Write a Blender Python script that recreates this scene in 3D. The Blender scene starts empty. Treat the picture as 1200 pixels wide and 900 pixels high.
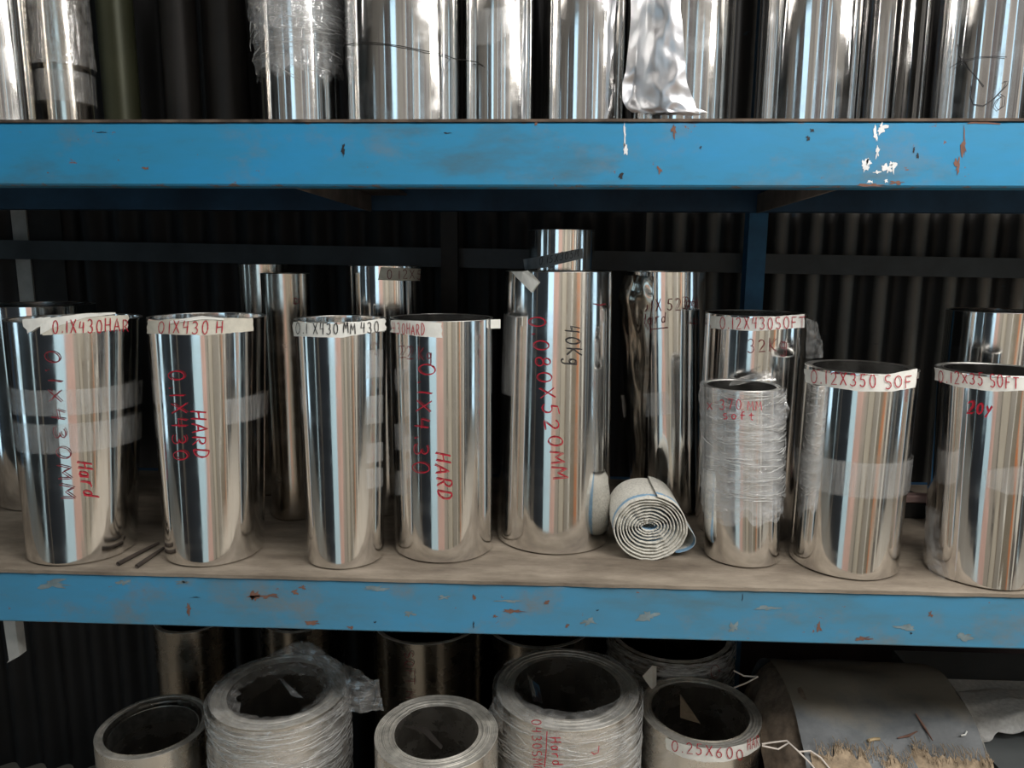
import bpy, math, random
import numpy as np
from mathutils import Vector, Matrix, noise
random.seed(7)
C = bpy.context.scene.collection
S = bpy.context.scene
PI = math.pi

# ------------------------------------------------------------------ camera
F, PIT, YAW, ROL, DIST, HC = 856.15, .1671, .0416, .0065, 1.158, .5323
cp, sp, cy_, sy_ = math.cos(PIT), math.sin(PIT), math.cos(YAW), math.sin(YAW)
FW = np.array([-sy_*cp, cy_*cp, -sp]); r0 = np.array([cy_, sy_, 0.]); u0 = np.cross(r0, FW)
RT = math.cos(ROL)*r0 + math.sin(ROL)*u0; UP = -math.sin(ROL)*r0 + math.cos(ROL)*u0
EYE = np.array([0., -DIST, 1 + HC])
cam = bpy.data.objects.new('camera', bpy.data.cameras.new('camera')); C.objects.link(cam)
cam.data.sensor_width = 36; cam.data.lens = 36*F/1200; cam.data.clip_start = .02
M = Matrix(((RT[0], UP[0], -FW[0]), (RT[1], UP[1], -FW[1]), (RT[2], UP[2], -FW[2])))
cam.matrix_world = Matrix.Translation(Vector(EYE)) @ M.to_4x4()
S.camera = cam
S.view_settings.view_transform = 'Standard'; S.view_settings.look = 'None'
S.view_settings.gamma = 1; S.view_settings.use_curve_mapping = False
S.view_settings.exposure = 0.0

# ------------------------------------------------------------------ daylight and added fill lamps
w = bpy.data.worlds.new('sky'); S.world = w; w.use_nodes = True
bg = w.node_tree.nodes['Background']; bg.inputs[0].default_value = (.58, .83, 1, 1); bg.inputs[1].default_value = 1.45

def area_light(name, loc, aim, sx, sy, power, col):
    l = bpy.data.lights.new(name, 'AREA'); l.shape = 'RECTANGLE'; l.size = sx; l.size_y = sy
    l.energy = power; l.color = col
    o = bpy.data.objects.new(name, l); C.objects.link(o); o.location = loc
    o.rotation_euler = (Vector(aim) - Vector(loc)).to_track_quat('-Z', 'Y').to_euler()
    return o
FILL_LAMPS = [(-1.9, 2, (1, .93, .84)), (.75, 19, (1, .98, .96)), (1.6, 29, (1, .98, .96)), (3.2, 18, (1, .95, .88))]
for x, p, c in FILL_LAMPS:
    area_light('fill_light', (x, -1.30, 2.84), (x*.6, 0, 1.2), 1.15, .24, p, c)  # unseen fill lights added to brighten the rack front
for x, p in ((-2.6, 7), (-.9, 7), (.7, 19), (2.2, 25), (3.8, 16)):   # second row of added fill lights, brightening the cladding the rolls mirror
    area_light('fill_light', (x, -.75, 2.80), (x, -1.95, 1.1), 1.0, .2, p, (1, .96, .91))

# ------------------------------------------------------------------ pixel rays (calibrated to the photograph)
def ray(x, y): return FW + (x-600)/F*RT - (y-450)/F*UP
def atz(x, y, z): d = ray(x, y); return EYE + d*(z-EYE[2])/d[2]
def atY(x, y, Y): d = ray(x, y); return EYE + d*(Y-EYE[1])/d[1]

# ------------------------------------------------------------------ materials
def nt(name):
    m = bpy.data.materials.new(name); m.use_nodes = True
    n = m.node_tree.nodes; n.clear(); out = n.new('ShaderNodeOutputMaterial')
    return m, n, m.node_tree.links, out
def coords(n, l, scale, kind='Object', rnd=True):
    tc = n.new('ShaderNodeTexCoord'); mp = n.new('ShaderNodeMapping')
    mp.inputs['Scale'].default_value = scale
    l.new(tc.outputs[kind], mp.inputs['Vector'])
    if rnd:
        oi = n.new('ShaderNodeObjectInfo'); mu = n.new('ShaderNodeMath'); mu.operation = 'MULTIPLY'
        mu.inputs[1].default_value = 57; l.new(oi.outputs['Random'], mu.inputs[0])
        l.new(mu.outputs[0], mp.inputs['Location'])
    return mp.outputs[0]
def noise_n(n, l, vec, scale, detail=3, rough=.5):
    t = n.new('ShaderNodeTexNoise'); t.inputs['Scale'].default_value = scale
    t.inputs['Detail'].default_value = detail; t.inputs['Roughness'].default_value = rough
    l.new(vec, t.inputs['Vector']); return t.outputs['Fac']
def ramp(n, l, fac, stops):
    r = n.new('ShaderNodeValToRGB'); cr = r.color_ramp
    cr.elements[0].position = stops[0][0]; cr.elements[0].color = (*stops[0][1], 1)
    cr.elements[1].position = stops[1][0]; cr.elements[1].color = (*stops[1][1], 1)
    for p, c in stops[2:]:
        e = cr.elements.new(p); e.color = (*c, 1)
    l.new(fac, r.inputs[0]); return r.outputs[0]
def bump(n, l, h, strength, dist=.002, nrm=None):
    b = n.new('ShaderNodeBump'); b.inputs['Strength'].default_value = strength; b.inputs['Distance'].default_value = dist
    l.new(h, b.inputs['Height'])
    if nrm: l.new(nrm, b.inputs['Normal'])
    return b.outputs[0]

def steel(name, col=(.87, .86, .84), rough=.09, streak=.5, smudge=.12, aniso=0):
    m, n, l, out = nt(name); p = n.new('ShaderNodeBsdfPrincipled'); l.new(p.outputs[0], out.inputs[0])
    p.inputs['Metallic'].default_value = 1; p.inputs['Base Color'].default_value = (*col, 1)
    v1 = coords(n, l, (38, 38, .7)); a = noise_n(n, l, v1, 1, 2, .45)
    v2 = coords(n, l, (6, 6, 5)); b = noise_n(n, l, v2, 1, 1)
    nb = bump(n, l, a, streak, .0016); nb = bump(n, l, b, .25, .0012, nb); l.new(nb, p.inputs['Normal'])
    v3 = coords(n, l, (9, 9, 14)); s = noise_n(n, l, v3, 1.6, 5, .65)
    mr = n.new('ShaderNodeMapRange'); mr.inputs[1].default_value = .45; mr.inputs[2].default_value = .8
    mr.inputs[3].default_value = rough; mr.inputs[4].default_value = rough + smudge
    l.new(s, mr.inputs[0]); l.new(mr.outputs[0], p.inputs['Roughness'])
    return m
def plain(name, col, rough=.6, metal=0, var=.25, vs=12, bs=.3, bd=.001, detail=4):
    m, n, l, out = nt(name); p = n.new('ShaderNodeBsdfPrincipled'); l.new(p.outputs[0], out.inputs[0])
    p.inputs['Metallic'].default_value = metal; p.inputs['Roughness'].default_value = rough
    v = coords(n, l, (1, 1, 1)); f = noise_n(n, l, v, vs, detail, .6)
    lo = tuple(c*(1-var) for c in col); hi = tuple(min(1, c*(1+var)) for c in col)
    l.new(ramp(n, l, f, [(.3, lo), (.7, hi)]), p.inputs['Base Color'])
    l.new(bump(n, l, f, bs, bd), p.inputs['Normal'])
    return m
def film(name, haze=.3, col=(.85, .87, .88), rough=.12, bsc=(30, 30, 160)):
    m, n, l, out = nt(name)
    tr = n.new('ShaderNodeBsdfTransparent'); gl = n.new('ShaderNodeBsdfGlossy'); df = n.new('ShaderNodeBsdfDiffuse')
    tl = n.new('ShaderNodeBsdfTranslucent'); tl.inputs[0].default_value = (*col, 1)
    gl.inputs['Roughness'].default_value = rough; df.inputs[0].default_value = (*col, 1)
    v = coords(n, l, bsc); f = noise_n(n, l, v, 1, 3, .6)
    nb = bump(n, l, f, .8, .0015)
    for q in (gl, df): l.new(nb, q.inputs['Normal'])
    m1 = n.new('ShaderNodeMixShader'); m1.inputs[0].default_value = .25; l.new(df.outputs[0], m1.inputs[1]); l.new(tl.outputs[0], m1.inputs[2])
    fac = n.new('ShaderNodeMapRange'); fac.inputs[1].default_value = .35; fac.inputs[2].default_value = .75
    fac.inputs[3].default_value = haze*.3; fac.inputs[4].default_value = haze*1.7; l.new(f, fac.inputs[0])
    m2 = n.new('ShaderNodeMixShader'); l.new(fac.outputs[0], m2.inputs[0]); l.new(tr.outputs[0], m2.inputs[1]); l.new(m1.outputs[0], m2.inputs[2])
    lw = n.new('ShaderNodeLayerWeight'); l.new(nb, lw.inputs['Normal'])
    fp = n.new('ShaderNodeMath'); fp.operation = 'POWER'; l.new(lw.outputs['Facing'], fp.inputs[0]); fp.inputs[1].default_value = 3
    fr = n.new('ShaderNodeMath'); fr.operation = 'MULTIPLY_ADD'; l.new(fp.outputs[0], fr.inputs[0]); fr.inputs[1].default_value = .55; fr.inputs[2].default_value = .07
    m3 = n.new('ShaderNodeMixShader'); l.new(fr.outputs[0], m3.inputs[0]); l.new(m2.outputs[0], m3.inputs[1]); l.new(gl.outputs[0], m3.inputs[2])
    l.new(m3.outputs[0], out.inputs[0]); return m
def paint_blue(name, dirt=.5, cols=((.05, .15, .22), (.024, .23, .42), (.018, .26, .54))):
    m, n, l, out = nt(name); p = n.new('ShaderNodeBsdfPrincipled'); l.new(p.outputs[0], out.inputs[0])
    p.inputs['Roughness'].default_value = .42
    v = coords(n, l, (2.2, 2.2, 7), rnd=True); a = noise_n(n, l, v, 1.6, 6, .65)
    base = ramp(n, l, a, [(.28, cols[0]), (.45, cols[1]), (.75, cols[2])])
    v2 = coords(n, l, (1.2, 1, 1.8)); g = noise_n(n, l, v2, 5, 8, .72)           # grime
    gm = n.new('ShaderNodeMapRange'); gm.inputs[1].default_value = .52; gm.inputs[2].default_value = .72; gm.inputs[4].default_value = dirt
    l.new(g, gm.inputs[0])
    mx = n.new('ShaderNodeMixRGB'); l.new(gm.outputs[0], mx.inputs[0]); l.new(base, mx.inputs[1]); mx.inputs[2].default_value = (.17, .18, .17, 1)
    v3 = coords(n, l, (1, 1, 1.4)); r = noise_n(n, l, v3, 34, 5, .7)              # small rust chips
    rm = n.new('ShaderNodeMapRange'); rm.inputs[1].default_value = .665; rm.inputs[2].default_value = .70; l.new(r, rm.inputs[0])
    mx2 = n.new('ShaderNodeMixRGB'); l.new(rm.outputs[0], mx2.inputs[0]); l.new(mx.outputs[0], mx2.inputs[1]); mx2.inputs[2].default_value = (.20, .075, .035, 1)
    # rust along the lower and upper arris of the beam
    tc = n.new('ShaderNodeTexCoord'); sx = n.new('ShaderNodeSeparateXYZ'); l.new(tc.outputs['Object'], sx.inputs[0])
    ab = n.new('ShaderNodeMath'); ab.operation = 'ABSOLUTE'; l.new(sx.outputs[2], ab.inputs[0])
    ad = n.new('ShaderNodeMath'); ad.operation = 'MULTIPLY_ADD'; l.new(r, ad.inputs[0]); ad.inputs[1].default_value = .035; l.new(ab.outputs[0], ad.inputs[2])
    em = n.new('ShaderNodeMapRange'); em.inputs[1].default_value = .0655; em.inputs[2].default_value = .0685; em.inputs[4].default_value = .85; l.new(ad.outputs[0], em.inputs[0])
    mx3 = n.new('ShaderNodeMixRGB'); l.new(em.outputs[0], mx3.inputs[0]); l.new(mx2.outputs[0], mx3.inputs[1]); mx3.inputs[2].default_value = (.16, .11, .08, 1)
    l.new(mx3.outputs[0], p.inputs['Base Color'])
    l.new(bump(n, l, g, .35, .0012), p.inputs['Normal'])
    return m

MS = {
 'steel': steel('polished_steel'),
 'steel_soft': steel('brushed_steel', (.74, .73, .70), .17, .55, .12),
 'steel_coil': steel('mill_finish_steel', (.76, .73, .68), .24, .4, .15),
 'steel_wavy': steel('wavy_steel', (.86, .85, .84), .07, 1.0, .1),
 'steel_warm': steel('warm_steel', (.62, .57, .50), .16, .6, .15),
 'steel_dark': plain('dull_dark_tube', (.035, .030, .026), .5, .3, .3, 6),
 'steel_olive': plain('olive_tube', (.07, .075, .04), .45, .3, .2, 6),
 'rim': plain('cut_steel_edge', (.50, .49, .46), .34, 1, .35, 60, .5, .0006),
 'rim_dull': plain('cut_steel_edge_dull', (.52, .50, .45), .5, .55, .3, 50, .5, .0008),
 'paper': plain('paper_label', (.76, .76, .71), .75, 0, .1, 40, .3, .0006),
 'paper_dirty': plain('masking_tape', (.62, .59, .50), .8, 0, .16, 35, .4, .0008),
 'grey_tape': plain('grey_tape', (.30, .33, .35), .6, 0, .2, 35, .3),
 'red_ink': plain('red_marker_ink', (.42, .010, .03), .5, 0, .15, 60, .1),
 'dark_red_ink': plain('dark_red_marker_ink', (.17, .012, .02), .5, 0, .15, 60, .1),
 'black_ink': plain('black_marker_ink', (.012, .012, .015), .5, 0, .2, 60, .1),
 'film': film('stretch_film', .21, rough=.09), 'film_pale': film('pale_stretch_film', .75, (.62, .62, .60), .2),
 'film_milky': film('milky_stretch_film', .27, (.82, .81, .78), .10),
 'tape': film('clear_tape', .15, (.85, .86, .85), .15, (300, 300, 15)),
 'bag': film('clear_bag', .22, (.80, .80, .78), .1, (60, 60, 60)),
 'blue': paint_blue('chipped_blue_paint', .55),
 'blue_dirty': paint_blue('worn_blue_paint', .9, ((.08, .17, .22), (.06, .23, .37), (.045, .27, .49))),
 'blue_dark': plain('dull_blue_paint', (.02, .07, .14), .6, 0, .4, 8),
 'dark_iron': plain('dark_rusty_iron', (.022, .020, .018), .6, .1, .4, 14),
 'grey_iron': plain('pale_grey_paint', (.40, .40, .38), .6, 0, .25, 14),
 'rust': plain('bare_rust', (.17, .085, .06), .85, 0, .3, 40),
 'white_paint': plain('white_paint', (.75, .76, .76), .6, 0, .15, 60),
 'chip_grey': plain('scuffed_grey', (.17, .23, .25), .8, 0, .3, 40),
 'corr': plain('grey_corrugated_sheet', (.036, .033, .029), .42, .35, .55, 6, .4),
 'concrete': plain('worn_concrete', (.42, .38, .32), .8, 0, .2, 3),
 'burlap': plain('brown_burlap', (.30, .23, .155), .95, 0, .4, 60, .9, .003),
 'burlap_dark': plain('dark_burlap', (.17, .13, .095), .95, 0, .4, 50, .9, .003),
 'grey_wrap': plain('grey_wrapping_sheet', (.20, .205, .19), .42, 0, .35, 9, .5, .004, 6),
 'grey_wrap2': None,
 'grey_plastic': plain('smooth_grey_sheet', (.12, .13, .13), .4, 0, .15, 8, .3),
 'string': plain('pale_string', (.62, .56, .50), .8, 0, .2, 60),
 'wire': plain('black_wire', (.02, .018, .016), .5, .3, .2, 50),
 'maroon': plain('dark_maroon_board', (.035, .016, .016), .8, 0, .4, 6),
 'twig': plain('dark_strip', (.06, .045, .035), .8, 0, .4, 30),
 'white_sack': plain('white_woven_sack', (.62, .62, .60), .75, 0, .15, 120, .8, .002),
 'timber': plain('rough_timber', (.20, .14, .09), .85, 0, .3, 12),
}
def deck_mat():
    m, n, l, out = nt('dusty_board'); p = n.new('ShaderNodeBsdfPrincipled'); l.new(p.outputs[0], out.inputs[0]); p.inputs['Roughness'].default_value = .85
    a = noise_n(n, l, coords(n, l, (3, 9, 9)), 1.4, 8, .68)
    c = ramp(n, l, a, [(.3, (.09, .068, .05)), (.5, (.20, .165, .125)), (.7, (.33, .28, .22))])
    b = noise_n(n, l, coords(n, l, (14, 30, 20)), 1.5, 5, .7)
    mr = n.new('ShaderNodeMapRange'); mr.inputs[1].default_value = .66; mr.inputs[2].default_value = .72; mr.inputs[4].default_value = .6; l.new(b, mr.inputs[0])
    mx = n.new('ShaderNodeMixRGB'); l.new(mr.outputs[0], mx.inputs[0]); l.new(c, mx.inputs[1]); mx.inputs[2].default_value = (.12, .07, .045, 1)
    l.new(mx.outputs[0], p.inputs['Base Color']); l.new(bump(n, l, a, .5, .004), p.inputs['Normal']); return m
MS['deck'] = deck_mat()
def wrap_mat():
    m, n, l, out = nt('dusty_grey_sheet'); p = n.new('ShaderNodeBsdfPrincipled'); l.new(p.outputs[0], out.inputs[0]); p.inputs['Roughness'].default_value = .5
    a = noise_n(n, l, coords(n, l, (5, 5, 5)), 1.5, 7, .65); c = ramp(n, l, a, [(.32, (.075, .082, .085)), (.55, (.13, .14, .145)), (.75, (.20, .22, .22))])
    tc = n.new('ShaderNodeTexCoord'); s = n.new('ShaderNodeSeparateXYZ'); l.new(tc.outputs['Object'], s.inputs[0])
    ad = n.new('ShaderNodeMath'); ad.operation = 'MULTIPLY_ADD'; l.new(a, ad.inputs[0]); ad.inputs[1].default_value = .10; l.new(s.outputs[2], ad.inputs[2])
    mr = n.new('ShaderNodeMapRange'); mr.inputs[1].default_value = .448; mr.inputs[2].default_value = .475; mr.inputs[4].default_value = .8; l.new(ad.outputs[0], mr.inputs[0])
    mx = n.new('ShaderNodeMixRGB'); l.new(mr.outputs[0], mx.inputs[0]); l.new(c, mx.inputs[1]); mx.inputs[2].default_value = (.22, .19, .145, 1)
    l.new(mx.outputs[0], p.inputs['Base Color']); l.new(bump(n, l, a, .5, .006), p.inputs['Normal']); return m
MS['grey_wrap2'] = wrap_mat()
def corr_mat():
    m, n, l, out = nt('grey_corrugated_sheet'); p = n.new('ShaderNodeBsdfPrincipled'); l.new(p.outputs[0], out.inputs[0]); p.inputs['Roughness'].default_value = .5; p.inputs['Metallic'].default_value = .2
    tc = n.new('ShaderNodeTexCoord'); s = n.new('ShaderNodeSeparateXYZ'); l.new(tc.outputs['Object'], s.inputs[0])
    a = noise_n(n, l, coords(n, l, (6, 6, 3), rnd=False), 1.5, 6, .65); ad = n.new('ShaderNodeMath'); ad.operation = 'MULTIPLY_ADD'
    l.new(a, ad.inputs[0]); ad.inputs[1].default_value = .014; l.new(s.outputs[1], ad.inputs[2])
    # grey on the crests that face the aisle, near black in the valleys
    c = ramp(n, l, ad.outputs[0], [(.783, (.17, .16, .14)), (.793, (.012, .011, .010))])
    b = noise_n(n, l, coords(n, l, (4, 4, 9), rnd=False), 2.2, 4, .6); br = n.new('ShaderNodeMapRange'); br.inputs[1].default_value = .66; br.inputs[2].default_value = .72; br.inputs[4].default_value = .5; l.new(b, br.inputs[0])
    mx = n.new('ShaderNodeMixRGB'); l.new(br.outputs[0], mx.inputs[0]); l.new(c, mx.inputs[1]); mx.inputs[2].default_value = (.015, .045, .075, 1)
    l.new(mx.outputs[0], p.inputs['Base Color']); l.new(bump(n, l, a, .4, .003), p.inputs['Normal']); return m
MS['corr'] = corr_mat(); MS['corr_shaded'] = plain('shaded_corrugated_sheet', (.011, .010, .010), .6, .1, .5, 6, .3)  # near-black copy of the sheet: shade at left and below painted in
def cloth_mat():
    m, n, l, out = nt('woven_cloth_blue_stripe'); p = n.new('ShaderNodeBsdfPrincipled'); l.new(p.outputs[0], out.inputs[0]); p.inputs['Roughness'].default_value = .9
    tc = n.new('ShaderNodeTexCoord'); s = n.new('ShaderNodeSeparateXYZ'); l.new(tc.outputs['Object'], s.inputs[0])
    f = noise_n(n, l, coords(n, l, (260, 200, 260)), 1, 2)
    jit = n.new('ShaderNodeMath'); jit.operation = 'MULTIPLY_ADD'; l.new(f, jit.inputs[0]); jit.inputs[1].default_value = .006; l.new(s.outputs[1], jit.inputs[2])
    c = ramp(n, l, jit.outputs[0], [(0, (.62, .60, .53)), (.017, (.62, .60, .53)), (.0185, (.20, .36, .52)), (.029, (.24, .40, .55)), (.031, (.62, .60, .53)), (.042, (.66, .64, .57))])
    mx = n.new('ShaderNodeMixRGB'); mx.blend_type = 'MULTIPLY'; mx.inputs[0].default_value = .45; l.new(c, mx.inputs[1])
    l.new(ramp(n, l, f, [(.3, (.5, .5, .5)), (.6, (1, 1, 1))]), mx.inputs[2])
    l.new(mx.outputs[0], p.inputs['Base Color']); l.new(bump(n, l, f, .9, .0015), p.inputs['Normal']); return m
MS['cloth'] = cloth_mat()
# the strip of cut edges seen at the cloth roll's end has the same cloth

# ------------------------------------------------------------------ object helpers
def obj(name, verts, faces, mat, parent=None, smooth=True, loc=None):
    me = bpy.data.meshes.new(name); me.from_pydata([tuple(map(float, v)) for v in verts], [], faces)
    me.materials.append(MS[mat] if isinstance(mat, str) else mat)
    if smooth:
        me.polygons.foreach_set('use_smooth', [True]*len(me.polygons))
    me.update()
    o = bpy.data.objects.new(name, me); C.objects.link(o)
    if parent: o.parent = parent
    if loc is not None: o.location = loc
    return o
def thing(name, label, cat, loc=(0, 0, 0), group=None):
    o = bpy.data.objects.new(name, None); C.objects.link(o); o.location = Vector([float(a) for a in loc]); o.empty_display_size = .05
    return tag(o, label, cat, group)
def tag(o, label, cat, group=None):
    o['label'] = label; o['category'] = cat
    if group: o['group'] = group
    return o
def structure(o): o['kind'] = 'structure'; return o
def box_vf(x0, x1, y0, y1, z0, z1, c=0.0):
    if c <= 0:
        v = [(x, y, z) for x in (x0, x1) for y in (y0, y1) for z in (z0, z1)]
        return v, [(0, 1, 3, 2), (4, 6, 7, 5), (0, 4, 5, 1), (2, 3, 7, 6), (0, 2, 6, 4), (1, 5, 7, 3)]
    v = []
    for x, cx in ((x0, 0), (x1, 0)):
        for (y, z) in ((y0+c, z0), (y1-c, z0), (y1, z0+c), (y1, z1-c), (y1-c, z1), (y0+c, z1), (y0, z1-c), (y0, z0+c)): v.append((x, y, z))
    f = [tuple(range(7, -1, -1)), tuple(range(8, 16))]
    for i in range(8): j = (i+1) % 8; f.append((i, j, 8+j, 8+i))
    return v, f
def box(name, x0, x1, y0, y1, z0, z1, mat, parent=None, c=0.0, center=True):
    cx, cy, cz = ((x0+x1)/2, (y0+y1)/2, (z0+z1)/2) if center else (0, 0, 0)
    v, f = box_vf(x0-cx, x1-cx, y0-cy, y1-cy, z0-cz, z1-cz, c)
    return obj(name, v, f, mat, parent, smooth=False, loc=(cx, cy, cz))
def tube_vf(pts, r, n=8, closed_ends=True):
    V, Fc = [], []; pts = [Vector([float(a) for a in p]) for p in pts]
    for i, p in enumerate(pts):
        t = (pts[min(i+1, len(pts)-1)] - pts[max(i-1, 0)]).normalized()
        a = t.cross(Vector((0, 0, 1))) if abs(t.z) < .9 else t.cross(Vector((1, 0, 0)))
        a.normalize(); b = t.cross(a); rr = r[i] if isinstance(r, (list, tuple)) else r
        for k in range(n):
            V.append(p + (a*math.cos(2*PI*k/n) + b*math.sin(2*PI*k/n))*rr)
    for i in range(len(pts)-1):
        for k in range(n): k2 = (k+1) % n; Fc.append((i*n+k, i*n+k2, (i+1)*n+k2, (i+1)*n+k))
    Fc += [tuple(range(n)), tuple(range(len(V)-1, len(V)-n-1, -1))]
    return V, Fc
def merge(parts):
    V, Fc = [], []
    for v, f in parts:
        b = len(V); V += list(v); Fc += [tuple(i+b for i in q) for q in f]
    return V, Fc

# ------------------------------------------------------------------ handwriting: stroke font on a 0..1 square (x right, y up)
def arc(cx, cy, rx, ry, a0, a1, n=12): return [(cx+rx*math.cos(math.radians(a0+(a1-a0)*i/n)), cy+ry*math.sin(math.radians(a0+(a1-a0)*i/n))) for i in range(n+1)]
G = {
 '0': [arc(.5, .5, .36, .5, 95, 460, 20)], 'O': [arc(.5, .5, .42, .48, 100, 465, 20)],
 '1': [[(.5, 1), (.47, .5), (.5, 0)]], '.': [[(.38, .0), (.5, .12), (.56, .0)]], '-': [[(.2, .5), (.8, .5)]],
 '2': [arc(.45, .72, .33, .28, 160, -30, 9) + [(.15, 0), (.9, .02)]],
 '3': [arc(.42, .75, .32, .25, 150, -90, 9) + arc(.42, .26, .38, .26, 85, -150, 10)],
 '4': [[(.25, 1), (.12, .45), (.8, .5)], [(.72, .95), (.66, 0)]],
 '5': [[(.85, 1), (.3, .97), (.22, .55)] + arc(.42, .3, .36, .3, 110, -150, 10)],
 '6': [[(.75, 1), (.3, .6)] + arc(.48, .27, .32, .27, 150, 500, 14)],
 '7': [[(.15, .95), (.85, 1), (.4, 0)]],
 '8': [arc(.5, .75, .26, .24, -90, 270, 12) + arc(.5, .25, .34, .26, 90, -270, 14)],
 'X': [[(.1, 1), (.9, 0)], [(.85, 1), (.12, 0)]], 'x': [[(.1, .7), (.9, 0)], [(.85, .7), (.12, 0)]],
 'H': [[(.15, 1), (.12, 0)], [(.85, 1), (.85, 0)], [(.1, .48), (.9, .52)]],
 'A': [[(.05, 0), (.5, 1), (.92, 0)], [(.22, .38), (.8, .38)]],
 'R': [[(.15, 0), (.15, 1)] + arc(.35, .75, .42, .25, 90, -90, 8) + [(.9, 0)]],
 'D': [[(.15, 0), (.15, 1)] + arc(.2, .5, .66, .5, 90, -90, 10) + [(.1, 0)]],
 'M': [[(.05, 0), (.15, 1), (.5, .35), (.85, 1), (.95, 0)]],
 'S': [arc(.5, .75, .36, .25, 40, 260, 9) + arc(.48, .26, .38, .26, 80, -140, 9)],
 'F': [[(.9, 1), (.2, .98), (.15, 0)], [(.18, .52), (.75, .54)]],
 'T': [[(.02, .96), (.98, 1)], [(.5, .98), (.46, 0)]],
 'K': [[(.15, 1), (.15, 0)], [(.85, .95), (.2, .45), (.9, 0)]],
 'k': [[(.15, 1), (.15, 0)], [(.75, .65), (.2, .35), (.8, 0)]],
 'g': [arc(.45, .45, .28, .24, 40, 400, 12), [(.75, .7), (.72, -.1)] + arc(.45, -.12, .28, .24, 0, -160, 7)],
 'y': [[(.15, .7), (.45, .25)], [(.85, .7), (.45, .1), (.15, -.3)]],
 'a': [arc(.42, .3, .3, .3, 40, 400, 12), [(.74, .6), (.76, 0)]],
 'r': [[(.2, .62), (.22, 0)], [(.22, .4), (.5, .62), (.8, .58)]],
 'd': [arc(.4, .28, .3, .28, 40, 400, 12), [(.74, 1), (.72, 0)]],
 's': [arc(.48, .48, .26, .17, 40, 250, 7) + arc(.46, .16, .28, .18, 80, -140, 7)],
 'o': [arc(.45, .32, .3, .32, 90, 450, 12)],
 'f': [arc(.6, .8, .25, .2, 60, 180, 5) + [(.33, 0)], [(.1, .55), (.75, .58)]],
 't': [[(.45, 1), (.42, .1), (.7, 0)], [(.1, .65), (.85, .68)]],
 'C': [arc(.55, .5, .4, .5, 60, 300, 12)],
}
class Rollgeo: pass
def ribbon(polys, surf, width, base):
    """thin ink strokes lying on a surface; polys are lists of pixel points"""
    V, Fc = [], []
    for pl in polys:
        P = [surf(x, y) for x, y in pl]; P = [p for p in P if p is not None]
        if len(P) < 2: continue
        P = [(Vector([float(a) for a in p]), Vector([float(a) for a in nn])) for p, nn in P]
        b0 = len(V)
        for i, (p, nn) in enumerate(P):
            t = P[min(i+1, len(P)-1)][0] - P[max(i-1, 0)][0]
            if t.length < 1e-7: t = Vector((0, 0, 1))
            t.normalize(); s = nn.cross(t).normalized()*width*(.5+.12*math.sin(i*1.7+len(V)))
            V += [p - s - Vector(base), p + s - Vector(base)]
        for i in range(len(P)-1): Fc.append((b0+2*i, b0+2*i+1, b0+2*i+3, b0+2*i+2))
    return V, Fc
def text_polys(s, x, y, adv, up, slant=0, gap=1.0, jit=.06):
    """(x,y) lower left of first character in pixels, adv = advance of one character, up = its height, both pixel vectors"""
    out = []; rn = random.Random(len(s)*31 + int(x))
    pos = 0
    for ch in s:
        wch = {'.': .45, '1': .6, ' ': .5}.get(ch, 1)
        if ch in G:
            ja, jb, js = rn.uniform(-jit, jit), rn.uniform(-jit, jit), 1 + rn.uniform(-.1, .1)
            for st in G[ch]:
                pl = []
                for (a, b) in st:
                    aa = pos + (a*.78 + slant*b)*wch*1.0 + ja*.5; bb = b*js + jb
                    pl.append((x + adv[0]*aa + up[0]*bb, y + adv[1]*aa + up[1]*bb))
                q = [pl[0]]
                for k in range(1, len(pl)):
                    d = math.dist(pl[k-1], pl[k]); m = max(1, int(d/4))
                    for j in range(1, m+1): q.append((pl[k-1][0] + (pl[k][0]-pl[k-1][0])*j/m, pl[k-1][1] + (pl[k][1]-pl[k-1][1])*j/m))
                out.append(q)
        pos += wch*gap
    return out

# ------------------------------------------------------------------ steel rolls
ALL = []
def plan_R(l, r, y, P):
    a, b = ray(l, y)[:2], ray(r, y)[:2]; a = a/np.linalg.norm(a); b = b/np.linalg.norm(b)
    s = math.sin(math.acos(min(1, float(a@b)))/2); d = a+b; d /= np.linalg.norm(d)
    Dp = np.linalg.norm(np.array(P[:2]) - EYE[:2]); R = Dp*s/(1-s)
    return R, EYE[:2] + d*(Dp+R)
def geo(top, bot=None, Y=None, zb=1.0, rim=None, H=None):
    g = Rollgeo(); g.zb = zb; g.extra = 0
    if rim is not None:
        cx, cy, hw, zr = rim
        P = atz(cx, cy, zr); D = np.linalg.norm(P-EYE); a, b = ray(cx-hw, cy), ray(cx+hw, cy)
        a = a/np.linalg.norm(a); b = b/np.linalg.norm(b)
        g.R1 = g.R0 = D*math.sin(math.acos(float(a@b))/2); g.C1 = g.C0 = P[:2].copy(); g.h = zr-zb
        return g
    l, r, y = top
    if bot is not None:
        lb, rb, yb = bot
        P = atz((lb+rb)/2, yb, zb); g.R0, g.C0 = plan_R(lb, rb, yb-12, P); Y = P[1]
        Pt = atY((l+r)/2, y, Y); g.R1, g.C1 = plan_R(l, r, y, Pt); g.h = Pt[2]-zb
    else:
        Pt = atY((l+r)/2, y, Y); g.R1, g.C1 = plan_R(l, r, y, Pt); g.h = Pt[2]-zb
        g.R0, g.C0 = g.R1, g.C1.copy()
    if H: g.h = H
    return g
def cen(g, z): t = (z-g.zb)/g.h; return g.C0*(1-t) + g.C1*t, g.R0*(1-t) + g.R1*t
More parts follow.
